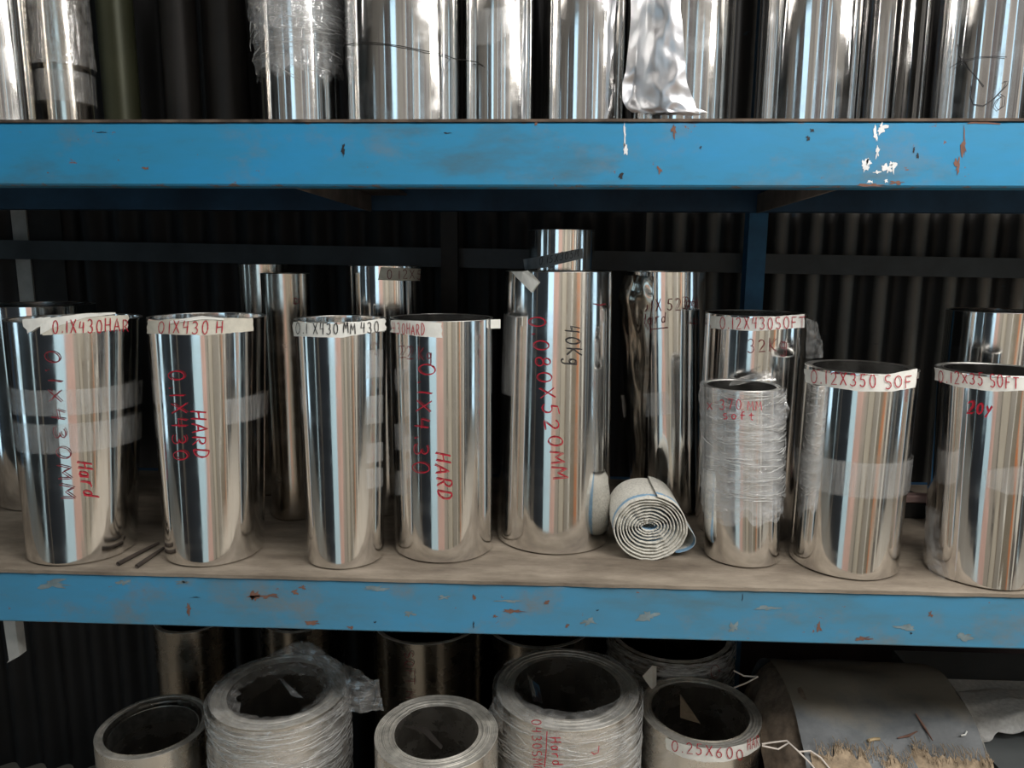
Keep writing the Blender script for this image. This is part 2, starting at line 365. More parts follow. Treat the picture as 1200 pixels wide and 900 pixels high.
def surf_of(g, off=.0008):
    def f(px, py):
        d = ray(px, py); lo = None
        # front intersection with a (slightly conical) upright cylinder, by iteration
        z = g.zb + g.h*.5
        for _ in range(12):
            c, R = cen(g, z); R += off + g.extra
            o = EYE[:2]-c; a = d[:2]@d[:2]; b = 2*o@d[:2]; cc = o@o-R*R; D = b*b-4*a*cc
            if D < 0: D = 0
            t = (-b-math.sqrt(D))/(2*a); p = EYE + d*t; z = p[2]
        n = np.array([*(p[:2]-c), 0.]); n /= np.linalg.norm(n)
        return p, n
    return f
def flat_of(Y, off=0):
    return lambda px, py: (atY(px, py, Y-off), np.array([0, -1., 0]))
def az_of(g, px, py):
    p, n = surf_of(g)(px, py); return math.atan2(n[1], n[0]), p[2]
def local(g, th, z, dr=0):
    c, R = cen(g, z); return (c[0]+(R+dr)*math.cos(th)-g.C0[0], c[1]+(R+dr)*math.sin(th)-g.C0[1], z-g.zb)
def roll(name, label, g, mat='steel', rim='rim', wall=.008, seam=2.4, step=.0012, rings=3, wob=.0004, group=None, groove=.0008, cat='steel roll', top_wob=0, inner_flat=False):
    g.extra = step + wob*1.6
    group = group or ('steel rolls on the top shelf' if g.zb > 1.5 else 'steel rolls standing on the middle shelf' if g.zb > .5 else 'steel coils in the bottom row')
    t = thing(name, label, cat, (g.C0[0], g.C0[1], g.zb), group); g.root = t; ALL.append((label, g)); g.wall = wall; print(label, 'X %.3f Y %.3f R %.3f h %.3f' % (g.C0[0], g.C0[1], g.R0, g.h))
    N, L = 128, 12; ph = random.uniform(0, 6)
    def rr(i): return step*(i/N) + wob*(math.sin(3*2*PI*i/N+ph) + .6*math.sin(7*2*PI*i/N+2*ph))
    def ztop(i): return top_wob*math.sin(2*PI*i/N*2+ph)
    V, Fc = [], []
    def ring(z, dr, top=False):
        b = len(V)
        for i in range(N+1):
            th = seam + 2*PI*i/N; x, y_, zz = local(g, th, z, dr + (rr(i)))
            V.append((x, y_, zz + (ztop(i) if top else 0)))
        return b
    def join(a, b):
        for i in range(N): Fc.append((a+i, a+i+1, b+i+1, b+i))
    lip = .0035; prev = ring(g.zb+lip, 0); first = prev
    for k in range(1, L+1):
        cur = ring(g.zb+lip+(g.h-lip)*k/L, 0, k == L); join(prev, cur); prev = cur
    topo = prev
    Fc.append((first+N, first, topo, topo+N)) if False else None
    # sheet end: small riser between the first and last vertical lines
    b = []
    # inner wall
    prev = ring(g.zb+g.h, -wall, True)
    for k in range(1, 7):
        cur = ring(g.zb+g.h*(1-k/6), -wall); join(prev, cur); prev = cur
    b1 = ring(g.zb+lip, -.0032); b2 = ring(g.zb+lip, 0); join(b1, b2); b3 = ring(g.zb, -wall); b4 = ring(g.zb, -.0032); b5 = ring(g.zb+lip, -.0032); join(b3, b4); join(b4, b5)
    # sheet end riser
    n1 = N+1
    sb = len(V)
    for k in range(L+1): V += [V[k*n1+N], V[k*n1]]
    for k in range(L): a0 = sb+2*k; Fc.append((a0, a0+1, a0+3, a0+2))
    body = obj('rolled_sheet', V, Fc, mat, t)
    # rim: wound sheet edges, alternately proud and recessed
    V, Fc = [], []; prevb = None; K = rings*2+1
    rn = random.Random(int(g.R1*1e5))
    prof = []
    for k in range(rings):
        x0, x1 = k/rings, (k+1)/rings; d = -rn.uniform(0, 1)*groove*2 if k else 0
        prof += [(x0, d-.0008), (x0+.12/rings, d), (x1-.12/rings, d), (x1, d-.0008)]
    for (s, dz) in prof:
        b = len(V)
        for i in range(N+1):
            th = seam+2*PI*i/N; x, y_, zz = local(g, th, g.zb+g.h, -wall*s + rr(i))
            V.append((x, y_, zz+dz+ztop(i)+.0009))
        if prevb is not None:
            for i in range(N): Fc.append((prevb+i, prevb+i+1, b+i+1, b+i))
        prevb = b
    o = obj('rolled_edge', V, Fc, rim, t)
    return t
def base_of(g): return (g.C0[0], g.C0[1], g.zb)
def writing(g, polys, mat='red_ink', width=.0028, parent=None, name='marker_writing', off=.0022, surf=None):
    width *= .74
    V, Fc = ribbon(polys, surf or surf_of(g, off), width, base_of(g))
    return obj(name, V, Fc, mat, parent or g.root, smooth=False)
def strip(g, topl, botl, mat, name='paper_label', parent=None, off=.0012, n=28, rag=0.0, label=None, crinkle=0.0, edge=0):
    """a strip of paper or tape stuck on the roll: its upper and lower edges given as pixel polylines"""
    sf = surf_of(g, off); B = np.array(base_of(g)); rn = random.Random(int(topl[0][0]*7+topl[0][1]))
    def at(pl, s):
        xs = [p[0] for p in pl]; x = xs[0]+(xs[-1]-xs[0])*s; return x, float(np.interp(x, xs, [p[1] for p in pl])) if xs[-1] > xs[0] else pl[0][1]
    V, Fc = [], []; m = 4
    for i in range(n+1):
        s = i/n; a, b = at(topl, s), at(botl, s)
        for j in range(m+1):
            q = j/m; x, y = a[0]+(b[0]-a[0])*q, a[1]+(b[1]-a[1])*q
            if rag and i in (0, n): x += rn.uniform(-rag, rag)
            if rag and j in (0, m): y += rn.uniform(-rag, rag)*.25
            p, nn = sf(x, y); p = p + nn*(crinkle*(noise.noise(Vector((s*9, q*3, a[0]*.1)))*.5+.5)) + nn*edge*(abs(s-.5)*2)**6
            V.append(p-B)
    for i in range(n):
        for j in range(m): k = i*(m+1)+j; Fc.append((k, k+m+1, k+m+2, k+1))
    o = obj(name, V, Fc, mat, parent or g.root)
    if label: o['label'] = label
    return o
def band(g, z0, z1, th0, th1, mat, name, dr=.0015, n=96, m=10, amp=0, fz=60, fa=6, tilt=0, ragz=0, ragb=0, parent=None, seed=0, label=None):
    """film or tape wound round the roll between two heights (above its base)"""
    V, Fc = [], []
    for i in range(n+1):
        th = th0+(th1-th0)*i/n; ra = ragz*noise.noise(Vector((math.cos(th)*3, math.sin(th)*3, seed+9))); rb = ragb*noise.noise(Vector((math.cos(th)*3, math.sin(th)*3, seed+33)))
        for j in range(m+1):
            q = j/m; z = (z0+rb)*(1-q)+(z1+ra)*q + tilt*math.cos(th-th0)
            z = max(0, min(z, 3))
            d = 0
            if amp:
                v = noise.noise(Vector((math.cos(th)*fa*.5, math.sin(th)*fa*.5, z*fz+seed))) + .6*noise.noise(Vector((math.cos(th)*fa*1.7, math.sin(th)*fa*1.7, z*fz*2.3+seed+5+math.sin(th*2)*2)))
                d = amp*max(0, v+.25)
            V.append(local(g, th, g.zb+z, dr+d+g.extra))
    for i in range(n):
        for j in range(m): k = i*(m+1)+j; Fc.append((k, k+m+1, k+m+2, k+1))
    o = obj(name, V, Fc, mat, parent or g.root)
    if label: o['label'] = label
    return o
def crease_glints(g, z0, z1, th0, th1, count, dr, seed, slant=.01, parent=None, wmax=.0016, mat='film_pale'):
    """folded, doubled-over edges of the wound film: thin ridges whose pale colour paints in white glints"""
    rn = random.Random(seed); V, Fc = [], []
    for c in range(count):
        th = rn.uniform(th0, th1); ln = rn.uniform(.12, .9)*(1 if rn.random() < .7 else 1.8); z = rn.uniform(z0, z1); sl = rn.gauss(0, slant); wd = rn.uniform(.0003, wmax)*rn.random(); m = 14; b = len(V)
        ph = rn.uniform(0, 9); end = min(th1, th+ln)
        for i in range(m+1):
            q = i/m; a = th+(end-th)*q; zz = z+sl*q+.002*noise.noise(Vector((a*5, ph, 0))); ww = wd*math.sin(PI*(.08+.84*q))
            for d, e in ((-ww, 0), (0, ww*.9+.0006), (ww, 0)): V.append(local(g, a, min(g.zb+z1, g.zb+zz+d), dr+g.extra+e+.0015*noise.noise(Vector((a*8, ph, 3)))))
        for i in range(m):
            k = b+3*i; Fc += [(k, k+3, k+4, k+1), (k+1, k+4, k+5, k+2)]
    o = obj('film_crease_glint', V, Fc, mat, parent or g.root); o['kind'] = 'stuff'; return o  # pale ridges stand in for white glints on the wrinkled film
def patch(name, rows, mat, g=None, parent=None, amp=.004, freq=25, seed=0, nu=24, nv=24, thick=0, label=None, base=None):
    """crumpled sheet through a coarse grid of 3-D points (rows of columns), refined and creased"""
    A = np.array(rows, float); R_, C_, _ = A.shape; B = np.array(base if base is not None else (base_of(g) if g else (0, 0, 0)))
    V, Fc = [], []
    for i in range(nv+1):
        v = i/nv*(R_-1); i0 = min(int(v), R_-2); fv = v-i0
        for j in range(nu+1):
            u = j/nu*(C_-1); j0 = min(int(u), C_-2); fu = u-j0
            p = (A[i0, j0]*(1-fu)+A[i0, j0+1]*fu)*(1-fv)+(A[i0+1, j0]*(1-fu)+A[i0+1, j0+1]*fu)*fv
            q = Vector((p[0]*freq+seed, p[1]*freq, p[2]*freq))
            cr = 1-2*abs(noise.noise(q)); cr2 = 1-2*abs(noise.noise(q*2.1+Vector((7, 3, 1))))
            nv3 = noise.noise_vector(q*.8)
            p = p + np.array([nv3.x*amp*.6, -abs(cr)*amp*.8-cr2*amp*.4, nv3.z*amp*.6]); V.append(p-B)
    for i in range(nv):
        for j in range(nu): k = i*(nu+1)+j; Fc.append((k, k+1, k+nu+2, k+nu+1))
    o = obj(name, V, Fc, mat, parent or (g.root if g else None))
    if label: o['label'] = label
    return o

# ================================================================== the building
def wall_piece(name, x0, x1, y0, y1, z0, z1, mat): return structure(box(name, x0, x1, y0, y1, z0, z1, mat))
structure(box('floor', -6, 6, -2.0, 1.0, -.1, 0, 'concrete'))
structure(box('ground_outside', -14, 14, -14, -2.0, -.12, -.02, plain('yard_concrete', (.55, .52, .46), .85, 0, .1, 2)))
structure(box('ceiling', -6, 6, -2.05, 1.0, 2.95, 3.05, plain('dark_ceiling', (.10, .09, .08), .9)))
# corrugated sheet behind the rack
V, Fc = [], []; per = .087; Yw = .80; k = 0; x = -3.0
prof = [(i/12, .013-.013*math.cos(2*PI*i/12)) for i in range(13)]
xs = []
while x < 3.0:
    for a, d in prof[:-1]: xs.append((x+a*per, Yw-d))
    x += per
def sheets(xa, xb, za, zb_, mat):      # one group of overlapping corrugated sheets
    X = [p for p in xs if xa <= p[0] <= xb]; V = [(x, y, z) for z in (za, (za+zb_)/2, zb_) for (x, y) in X]; nx = len(X)
    structure(obj('wall_back', V, [(j*nx+i, j*nx+i+1, (j+1)*nx+i+1, (j+1)*nx+i) for j in range(2) for i in range(nx-1)], mat))
sheets(.262, 3, .93, 2.95, 'corr'); sheets(-3, .266, .93, 2.95, 'corr_shaded'); sheets(-3, 3, 0, .935, 'corr_shaded')
structure(box('wall_back_outer', -6, 6, .85, .95, 0, 2.95, 'dark_iron'))
# unseen far side of aisle: cladding tones and gaps shaped for the rolls' reflections
def tone(name, c, r=.6): return plain(name, c, r, 0, .15, 5)
COLS = [(-6, -3.1, (.05, .05, .05)), (-2.78, -2.2, (.05, .05, .06)), (-2.2, -2.12, (.5, .45, .36)), (-2.12, -.93, (.035, .045, .06)),
        (-.38, .04, (.88, .60, .52)), (.04, .30, (.46, .42, .36)), (.30, .36, (.12, .11, .10)), (.36, .70, (.55, .51, .42)), (.70, .78, (.2, .16, .12)), (.78, 1.15, (.32, .30, .26)),  # pink column added to stand in for the photographer's reflection
        (1.15, 1.22, (.88, .87, .80)), (1.22, 1.62, (.24, .21, .16)), (1.62, 1.74, (.62, .22, .08)), (1.74, 1.95, (.55, .50, .42)), (1.95, 2.2, (.14, .13, .12)),
        (2.2, 2.5, (.90, .88, .80)), (2.5, 3.05, (.12, .10, .09)), (3.25, 3.9, (.10, .10, .10)), (3.9, 4.1, (.6, .55, .45)), (4.1, 6, (.06, .05, .05))]
for i, (a, b, c) in enumerate(COLS):
    structure(box('wall_front', a, b, -2.0, -1.9, 0, 1.78, tone('cladding_%d' % i, c)))
structure(box('wall_front_header', -6, 6, -2.0, -1.9, 2.62, 2.95, tone('header', (.2, .19, .17))))
structure(box('trim_1', -6, 6, -2.0, -1.88, 1.78, 1.83, tone('sill', (.3, .28, .24))))
UPC = [(-6, -4.25), (-4.1, -2.95), (-2.75, -1.5), (-1.36, -.80), (-.45, .22), (.27, .80), (.90, 1.42), (1.62, 2.55), (2.62, 3.3), (3.6, 6)]
for i, (a, b) in enumerate(UPC):      # cladding bands toned for reflections, between high window gaps added for light
    m = a; k = 0
    while m < b-1e-6:
        e = min(b, m+(.22, .13, .30, .08, .17)[(k+i) % 5]); c = ((.26, .25, .23), (.10, .10, .10), (.17, .16, .15), (.04, .04, .04), (.30, .28, .25), (.07, .06, .06))[(k*2+i) % 6]
        structure(box('wall_front', m, e, -2.0, -1.9+.01*(k % 2), 1.83, 2.62, tone('upper_cladding', c))); m = e; k += 1
for sx, n in ((-6, 'wall_left'), (6, 'wall_right')):
    lo, hi = (sx-.1, sx) if sx < 0 else (sx, sx+.1)
    structure(box(n, lo, hi, -2.0, -1.55, 0, 2.95, tone(n+'_a', (.12, .12, .12))))
    structure(box(n, lo, hi, -.75, .95, 0, 2.95, tone(n+'_b', (.12, .12, .12))))
    structure(box(n, lo, hi, -1.55, -.75, 2.3, 2.95, tone(n+'_c', (.12, .12, .12))))
# housings of the added fill lamps, out of view over the aisle
for i, (x, p, c) in enumerate(FILL_LAMPS):
    t = thing('fill_lamp', ('added grey fill lamp over the aisle, out of view, furthest left' if i == 0 else 'added grey fill lamp over the aisle, out of view above the photographer' if i == 1 else 'added grey fill lamp over the aisle, out of view, third from the left' if i == 2 else 'added grey fill lamp over the aisle, out of view, furthest right'), 'lamp', (x, -1.30, 2.86), 'added fill lamps over the aisle')
    box('fill_lamp_housing', -.6, .6, -.12, .12, .01, .08, 'grey_iron', t, center=False)
    for sx in (-.5, .5): v, f = tube_vf([(sx, -.07, .1), (sx, -.07, .095)], .006); obj('hanger_rod', v, f, 'dark_iron', t)

# horizontal wall rail, old posts, dark panel
rail = box('wall_rail', -2.9, 2.9, .70, .76, -.024, .024, plain('dark_grey_rail', (.045, .055, .062), .5, .2, .3, 8)); rail.location.z = 1.536; rail.rotation_euler.y = .012
tag(rail, 'long dark grey horizontal rail fixed across the corrugated sheet behind the rack', 'rail')

# ================================================================== the rack
HS = 1.645; BH = .099
rack = thing('storage_rack', 'blue painted steel rack with two worn beams carrying the shelf boards', 'rack', (0, 0, 0))
up = box('front_beam', -1.75, 1.75, 0, .045, HS, HS+BH-.004, 'blue', rack, .003)
up['label'] = 'brighter blue upper beam with white paint splashes'
lo = box('front_beam', -1.75, 1.75, 0, .045, 1-BH, 1-.006, 'blue_dirty', rack, .003)
lo['label'] = 'lower beam with grimy, chipped blue paint'
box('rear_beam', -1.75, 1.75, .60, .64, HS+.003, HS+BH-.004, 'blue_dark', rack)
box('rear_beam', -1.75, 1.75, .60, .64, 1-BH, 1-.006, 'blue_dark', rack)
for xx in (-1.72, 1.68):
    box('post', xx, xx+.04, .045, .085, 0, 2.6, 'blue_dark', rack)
rp = atY(885, 280, .66)[0]
o = box('rear_post', rp-.022, rp+.022, .64, .68, 0, 2.6, plain('faded_blue_post', (.02, .12, .24), .6, 0, .4, 8), rack); o['label'] = 'faded blue rear post'
for xx in (-1.72, 1.68, -.25): box('rear_post', xx, xx+.04, .64, .68, 0, 2.6, 'dark_iron', rack)
# angle braces running from the front beam back, under both boards
def brace(xf, xb, z1, w=.045):
    y0, y1 = .045, .60
    v = [(xf-w, y0, z1-.003), (xf+w, y0, z1-.003), (xb+w, y1, z1-.003), (xb-w, y1, z1-.003), (xf-w, y0, z1-.008), (xf+w, y0, z1-.008), (xb+w, y1, z1-.008), (xb-w, y1, z1-.008),
         (xf-w, y0, z1-.045), (xb-w, y1, z1-.045), (xf-w+.005, y0, z1-.045), (xb-w+.005, y1, z1-.045), (xf-w+.005, y0, z1-.008), (xb-w+.005, y1, z1-.008)]
    f = [(0, 1, 2, 3), (5, 4, 7, 6), (0, 4, 5, 1), (2, 6, 7, 3), (1, 5, 6, 2), (0, 3, 9, 8), (8, 9, 11, 10), (10, 11, 13, 12), (0, 8, 10, 12), (3, 13, 11, 9)]
    obj('cross_brace', v, f, plain('rusty_brace', (.16, .13, .11), .7, 0, .4, 14), rack, False)
a = atY(1010, 219, .05)[0]; b = atY(910, 240, .6)[0]; brace(a, b, HS+.045)
a = atY(380, 219, .05)[0]; b = atY(455, 240, .6)[0]; brace(a, b, HS+.045)
brace(-.3, -.3, .99); brace(.9, .9, .99)
# paint marks on the beams
def blob(px, py, rx, ry, mat, nm, Y=0, seed=0, n=22, rough=.9):
    if mat != 'white_paint': rx *= .75; ry *= .75
    V = []; c = atY(px, py, Y)
    V.append((c[0], Y-.0006, c[2]))
    for i in range(n):
        a = 2*PI*i/n; k = max(.15, .9+rough*noise.noise(Vector((math.cos(a)*2.2+seed, math.sin(a)*2.2, seed*.7)))*1.5)
        p = atY(px+rx*k*math.cos(a), py+ry*k*math.sin(a), Y); V.append((p[0], Y-.0006, p[2]))
    return V, [(0, i+1, (i+1) % n+1) for i in range(n)]
def marks(name, label, mat, L, bm):
    v, f = merge([blob(*q[:4], mat, name, seed=i*3.1+px_seed) for i, (q, px_seed) in enumerate([(z, z[0]*.13) for z in L])])
    off = bm.location; v = [(a-off.x, b-off.y, c-off.z) for a, b, c in v]
    o = obj(name, v, f, mat, bm, False); o['label'] = label; o['kind'] = 'stuff'
marks('paint_splash', 'white paint splashes on the upper beam', 'white_paint', [(1033, 150, 5, 6), (1026, 160, 3, 8), (1028, 178, 2, 7), (1014, 194, 4, 7), (1018, 190, 3, 4), (1027, 202, 4, 2), (1040, 198, 6, 5), (1046, 194, 4, 6), (1038, 212, 3, 2), (1020, 213, 3, 1.5), (733, 175, 2.4, 7), (732, 158, 1, 12)], up)
marks('rust_spot', 'small rust and dirt spots on the upper beam', 'rust', [(171, 197, 6, 3), (628, 145, 2, 3), (1020, 217, 16, 2), (1050, 214, 14, 3), (790, 152, 4, 10), (1130, 170, 4, 22), (1122, 195, 4, 12), (1150, 143, 26, 3), (773, 200, 4, 6)], up)
marks('dark_scuff', 'dark scuff marks on the upper beam', 'black_ink', [(727, 206, 4, 4), (952, 153, 3, 2.5), (947, 162, 2.5, 3), (1071, 176, 1.6, 5), (1075, 182, 2, 4), (821, 173, 1.5, 3), (120, 155, 8, .8), (524, 156, 6, 1.2), (402, 175, 3, 10)], up)
marks('rust_chip', 'reddish brown chips in the lower beam paint', 'rust', [(315, 698, 20, 4), (298, 698, 6, 6), (345, 693, 6, 4), (221, 712, 4, 7), (355, 688, 5, 3), (366, 730, 10, 4), (410, 735, 5, 3), (556, 700, 3, 4), (600, 716, 16, 3), (640, 706, 5, 3), (665, 733, 2.5, 3), (1010, 748, 14, 3), (960, 735, 4, 8), (1090, 720, 3, 4), (580, 722, 4, 2)], lo)
marks('bare_patch', 'grey worn patches in the lower beam paint', 'chip_grey', [(60, 684, 26, 7), (145, 682, 12, 5), (215, 682, 10, 3), (440, 690, 20, 4), (480, 718, 8, 5), (690, 728, 12, 6), (760, 722, 14, 7), (860, 735, 8, 6), (520, 700, 10, 3), (900, 712, 16, 3), (1060, 735, 12, 5), (1130, 745, 12, 6), (600, 704, 22, 2)], lo)
marks('dirt_speck', 'dark specks on the lower beam', 'black_ink', [(296, 700, 4, 3), (216, 682, 4, 1.6), (440, 729, 2, 1.4), (230, 700, 6, .8), (555, 732, 1, 5), (1068, 742, 2, 1.5), (870, 700, 1, 6), (700, 715, 2, 1)], lo)
# hanging grey bracket under the lower beam, far left
p0 = atY(3, 731, .05); p1 = atY(18, 731, .05); p2 = atY(18, 769, .05); p3 = atY(8, 777, .05)
V = []
for dy in (0, .02):
    for p in ((p0[0], .93), (p1[0], .93), (p1[0], p2[2]), (p3[0], p3[2]), (p0[0]+.004, p3[2]+.006)): V.append((p[0], .05+dy, p[1]))
obj('grey_bracket', V, [(0, 1, 2, 3, 4), (9, 8, 7, 6, 5), (0, 5, 6, 1), (1, 6, 7, 2), (2, 7, 8, 3), (3, 8, 9, 4), (4, 9, 5, 0)], 'grey_iron', rack, False)
# pale post far left behind the rails
pl = atY(26, 300, .79); pr = atY(43, 300, .79)
t = thing('old_post', 'pale grey square post at far left behind the dark rail', 'post', (pl[0], .775, 0))
box('post_face', 0, pr[0]-pl[0], -.012, 0, 1.15, 2.6, 'grey_iron', t, center=False)
box('post_shaded_side', pr[0]-pl[0], .13, -.006, .0, 1.15, 2.6, 'dark_iron', t, center=False)  # dark side paints in shade beside the lit face
# boards
def board(name, label, x0, x1, z1, th, ov, seed, mat='deck'):
    V, Fc = [], []; nx = 240; ny = 10
    for j in range(ny+1):
        for i in range(nx+1):
            x = x0+(x1-x0)*i/nx; y = -ov+(0.598+ov)*j/ny
            if j == 0: y += .0025*noise.noise(Vector((x*14, seed, 0)))+.0012*noise.noise(Vector((x*60, seed, 2)))
            V.append((x, y, z1))
    m = len(V)
    V += [(x, y, z-th) for (x, y, z) in V[:m]]
    w_ = nx+1
    for j in range(ny):
        for i in range(nx): k = j*w_+i; Fc += [(k, k+1, k+w_+1, k+w_), (m+k, m+k+w_, m+k+w_+1, m+k+1)]
    for i in range(nx): Fc.append((i, i+m, i+1+m, i+1)); k = ny*w_+i; Fc.append((k, k+1, k+1+m, k+m))
    o = obj(name, V, Fc, mat, None, False); return tag(o, label, 'shelf board')
board('shelf_board', 'dusty brown board on the lower beam under the standing steel rolls', -1.66, 1.66, 1.0, .006, .003, 1)
board('shelf_board', 'thin brown-edged board on the upper blue beam', -1.66, 1.66, HS+BH, .004, .002, 4, plain('rusty_board_edge', (.10, .07, .05), .85, 0, .6, 30))

# ================================================================== middle shelf rolls
# leftmost big roll
g = geo((5, 168, 378), (33, 163, 661)); M1 = g
s_az, _ = az_of(g, 143, 600)
roll('steel_roll', 'wide steel roll at far left of the middle shelf, bound with clear tape', g, 'steel', wall=.006, seam=s_az, step=.004, wob=.0006)
strip(g, [(48, 374), (70, 371), (100, 367), (135, 366)], [(48, 392), (62, 384), (100, 372), (135, 368)], 'paper', 'torn_paper', crinkle=.003)
strip(g, [(27, 374), (60, 371)], [(32, 391), (52, 380)], 'paper', 'torn_paper', n=8, crinkle=.003, rag=1.5)
lb = strip(g, [(48, 377), (100, 371), (150, 369)], [(49, 393), (100, 390), (150, 385)], 'paper_dirty', crinkle=.001, rag=1.5)
writing(g, text_polys('0.1X430HAR', 61, 391, (10.2, -.3), (0, -15)), 'red_ink', .0022, lb, off=.0035)
writing(g, text_polys('0.1X430MM', 51, 408, (2.6, 22.5), (16, 2)), 'dark_red_ink', .0024)
writing(g, text_polys('Hard', 90, 541, (2.2, 11), (19, 2)), 'red_ink', .0026)
def bandpx(g, x, y0, y1, mat, name, a0=-PI, a1=0.2, **k):
    z1 = az_of(g, x, y0)[1]-g.zb; z0 = az_of(g, x, y1)[1]-g.zb
    return band(g, z0, z1, a0, a1, mat, name, **k)
bandpx(g, 85, 457, 487, 'tape', 'clear_tape', amp=.0015, fz=90, m=12, tilt=.0)
bandpx(g, 85, 497, 531, 'tape', 'clear_tape', amp=.0006, fz=50, m=8, dr=.002)
g = geo((-30, 112, 360), Y=.30); roll('steel_roll', 'steel roll behind the far left roll, only its rim showing', g, 'steel')

# second roll
g = geo((172, 312, 376), (194, 311, 664)); M2 = g
roll('steel_roll', 'steel roll with paper band, second from left in the front row', g, 'steel', wall=.005, seam=-.3, step=.0015)
lb = strip(g, [(172, 376), (200, 374), (232, 372), (295, 373)], [(173, 391), (240, 393), (296, 388)], 'paper_dirty', rag=1.5, crinkle=.0008)
strip(g, [(200, 376), (236, 370), (262, 373)], [(200, 379), (236, 374), (262, 375)], 'paper', 'torn_paper', n=10, crinkle=.004)
writing(g, text_polys('01X430 H', 184, 391, (11.2, 0), (1, -15)), 'red_ink', .0022, lb, off=.0032)
writing(g, text_polys('0.1X430', 197, 433, (1.2, 18.5), (17, 0)), 'red_ink', .0025)
writing(g, text_polys('HARD', 223, 481, (1.0, 15), (17, 1)), 'red_ink', .0025)
bandpx(g, 240, 470, 500, 'tape', 'clear_tape', a0=-.9, a1=.3, dr=.003, n=20)

# third
g = geo((345, 453, 378), (361, 450, 668)); M3 = g
roll('steel_roll', 'narrow steel roll whose band carries black writing', g, 'steel', wall=.006, seam=-.5, step=.0012)
lb = strip(g, [(343, 377), (398, 380), (451, 373)], [(344, 394), (398, 396), (452, 387)], 'paper', rag=1.2, crinkle=.0008)
writing(g, text_polys('0.1 X430 MM 430', 346, 392, (8.0, -.15), (0, -13)), 'black_ink', .0022, lb, off=.003)
for yy in (411, 465, 520, 550): strip(g, [(430, yy), (449, yy-2)], [(430, yy+33 if yy < 500 else yy+24), (449, yy+30 if yy < 500 else yy+20)], 'tape', 'clear_tape', n=8, off=.002)

# fourth
g = geo((458, 578, 377), (464, 577, 661)); M4 = g
roll('steel_roll', 'steel roll with short red-lettered label, fourth from left in front', g, 'steel', wall=.005, seam=-.25, step=.0014)
lb = strip(g, [(459, 375), (488, 376), (517, 378)], [(458, 389), (488, 394), (518, 396)], 'paper', rag=1.2, crinkle=.0006)
writing(g, text_polys('430HARD', 459, 391, (5.7, .3), (0, -13)), 'red_ink', .0019, lb, off=.003)
writing(g, text_polys('22 Kg', 466, 419, (9.4, 1.2), (0, -14)), 'dark_red_ink', .0017)
writing(g, text_polys('0.1X4.30', 492, 424, (-1.6, 21), (18, 2)), 'red_ink', .0022)
writing(g, text_polys('HARD', 509, 530, (1.2, 14.5), (17, 3)), 'red_ink', .0026)
for yy, y2 in ((432, 458), (497, 527), (552, 580)): strip(g, [(462, yy), (477, yy)], [(463, y2), (477, y2+1)], 'tape', 'clear_tape', n=8, off=.002)
q, nn = surf_of(g)(575, 377); B = base_of(g)
V = [(q[0]-B[0]+dx, q[1]-B[1]-.002+.006*abs(math.sin(dx*90)), q[2]-B[2]+dz) for dx in (0, .008, .017) for dz in (.004, -.012)]
obj('tape_flag', V, [(0, 1, 3, 2), (2, 3, 5, 4)], 'paper', g.root)

# tall centre roll
g = geo((593, 717, 319), (583, 714, 651)); M9 = g
roll('steel_roll', 'tallest front-row roll, in the centre beside the cloth roll', g, 'steel', wall=.006, seam=-.4, step=.0016, wob=.0005)
sf = surf_of(g, .0014); V = [sf(*p)[0]-np.array(base_of(g)) for p in ((599, 318), (612, 318), (619, 317), (632, 331), (627, 337), (623, 343), (611, 331), (605, 325))]
obj('tape_scrap', V, [(0, 1, 6, 7), (1, 2, 3, 4), (1, 4, 5, 6)], 'paper', g.root, False)
writing(g, text_polys('0.080X520MM', 619, 370, (2.9, 18.8), (18, 0)), 'red_ink', .0023)
writing(g, text_polys('40Kg', 661, 381, (1.1, 12.8), (18, 1)), 'black_ink', .0026)
writing(g, [[(697, 356), (704, 358), (710, 356)]], 'dark_red_ink', .0024)
bandpx(g, 655, 372, 470, 'tape', 'clear_tape', a0=-2.9, a1=-2.45, n=12, m=10)
# behind the centre roll
g = geo((620, 697, 269), Y=.34)
roll('steel_roll', 'highest steel roll, top sticking up behind the tall centre roll', g, 'steel', wall=.006)
lb = strip(g, [(613, 304), (640, 299), (683, 291)], [(615, 316), (640, 313), (683, 303)], 'grey_tape', 'grey_tape', off=.003)
writing(g, text_polys('0.15X305M', 631, 311, (6.0, -1.3), (1, -9)), 'black_ink', .0015, lb, off=.005)

# thin back rolls at left
g = geo((279, 336, 310), Y=.42); roll('steel_roll', 'slim steel roll at the back, further left of the two between second and third rolls', g, 'steel_warm', wall=.005)
g = geo((305, 362, 321), Y=.26); roll('steel_roll', 'slim steel roll standing just in front of another slim one, behind third roll', g, 'steel_warm', wall=.005)
writing(g, text_polys('D', 344, 356, (10, 0), (0, -7)), 'dark_red_ink', .0018)
g = geo((408, 492, 312), Y=.30); M6 = g
roll('steel_roll', 'steel roll with grey paper tag behind the gap between third and fourth rolls', g, 'steel', wall=.006)
lb = strip(g, [(446, 313), (470, 314), (493, 315)], [(443, 328), (470, 329), (492, 329)], 'paper_dirty')
writing(g, text_polys('0 12X5', 453, 327, (8.6, 0), (0, -11)), 'dark_red_ink', .0019, lb, off=.003)

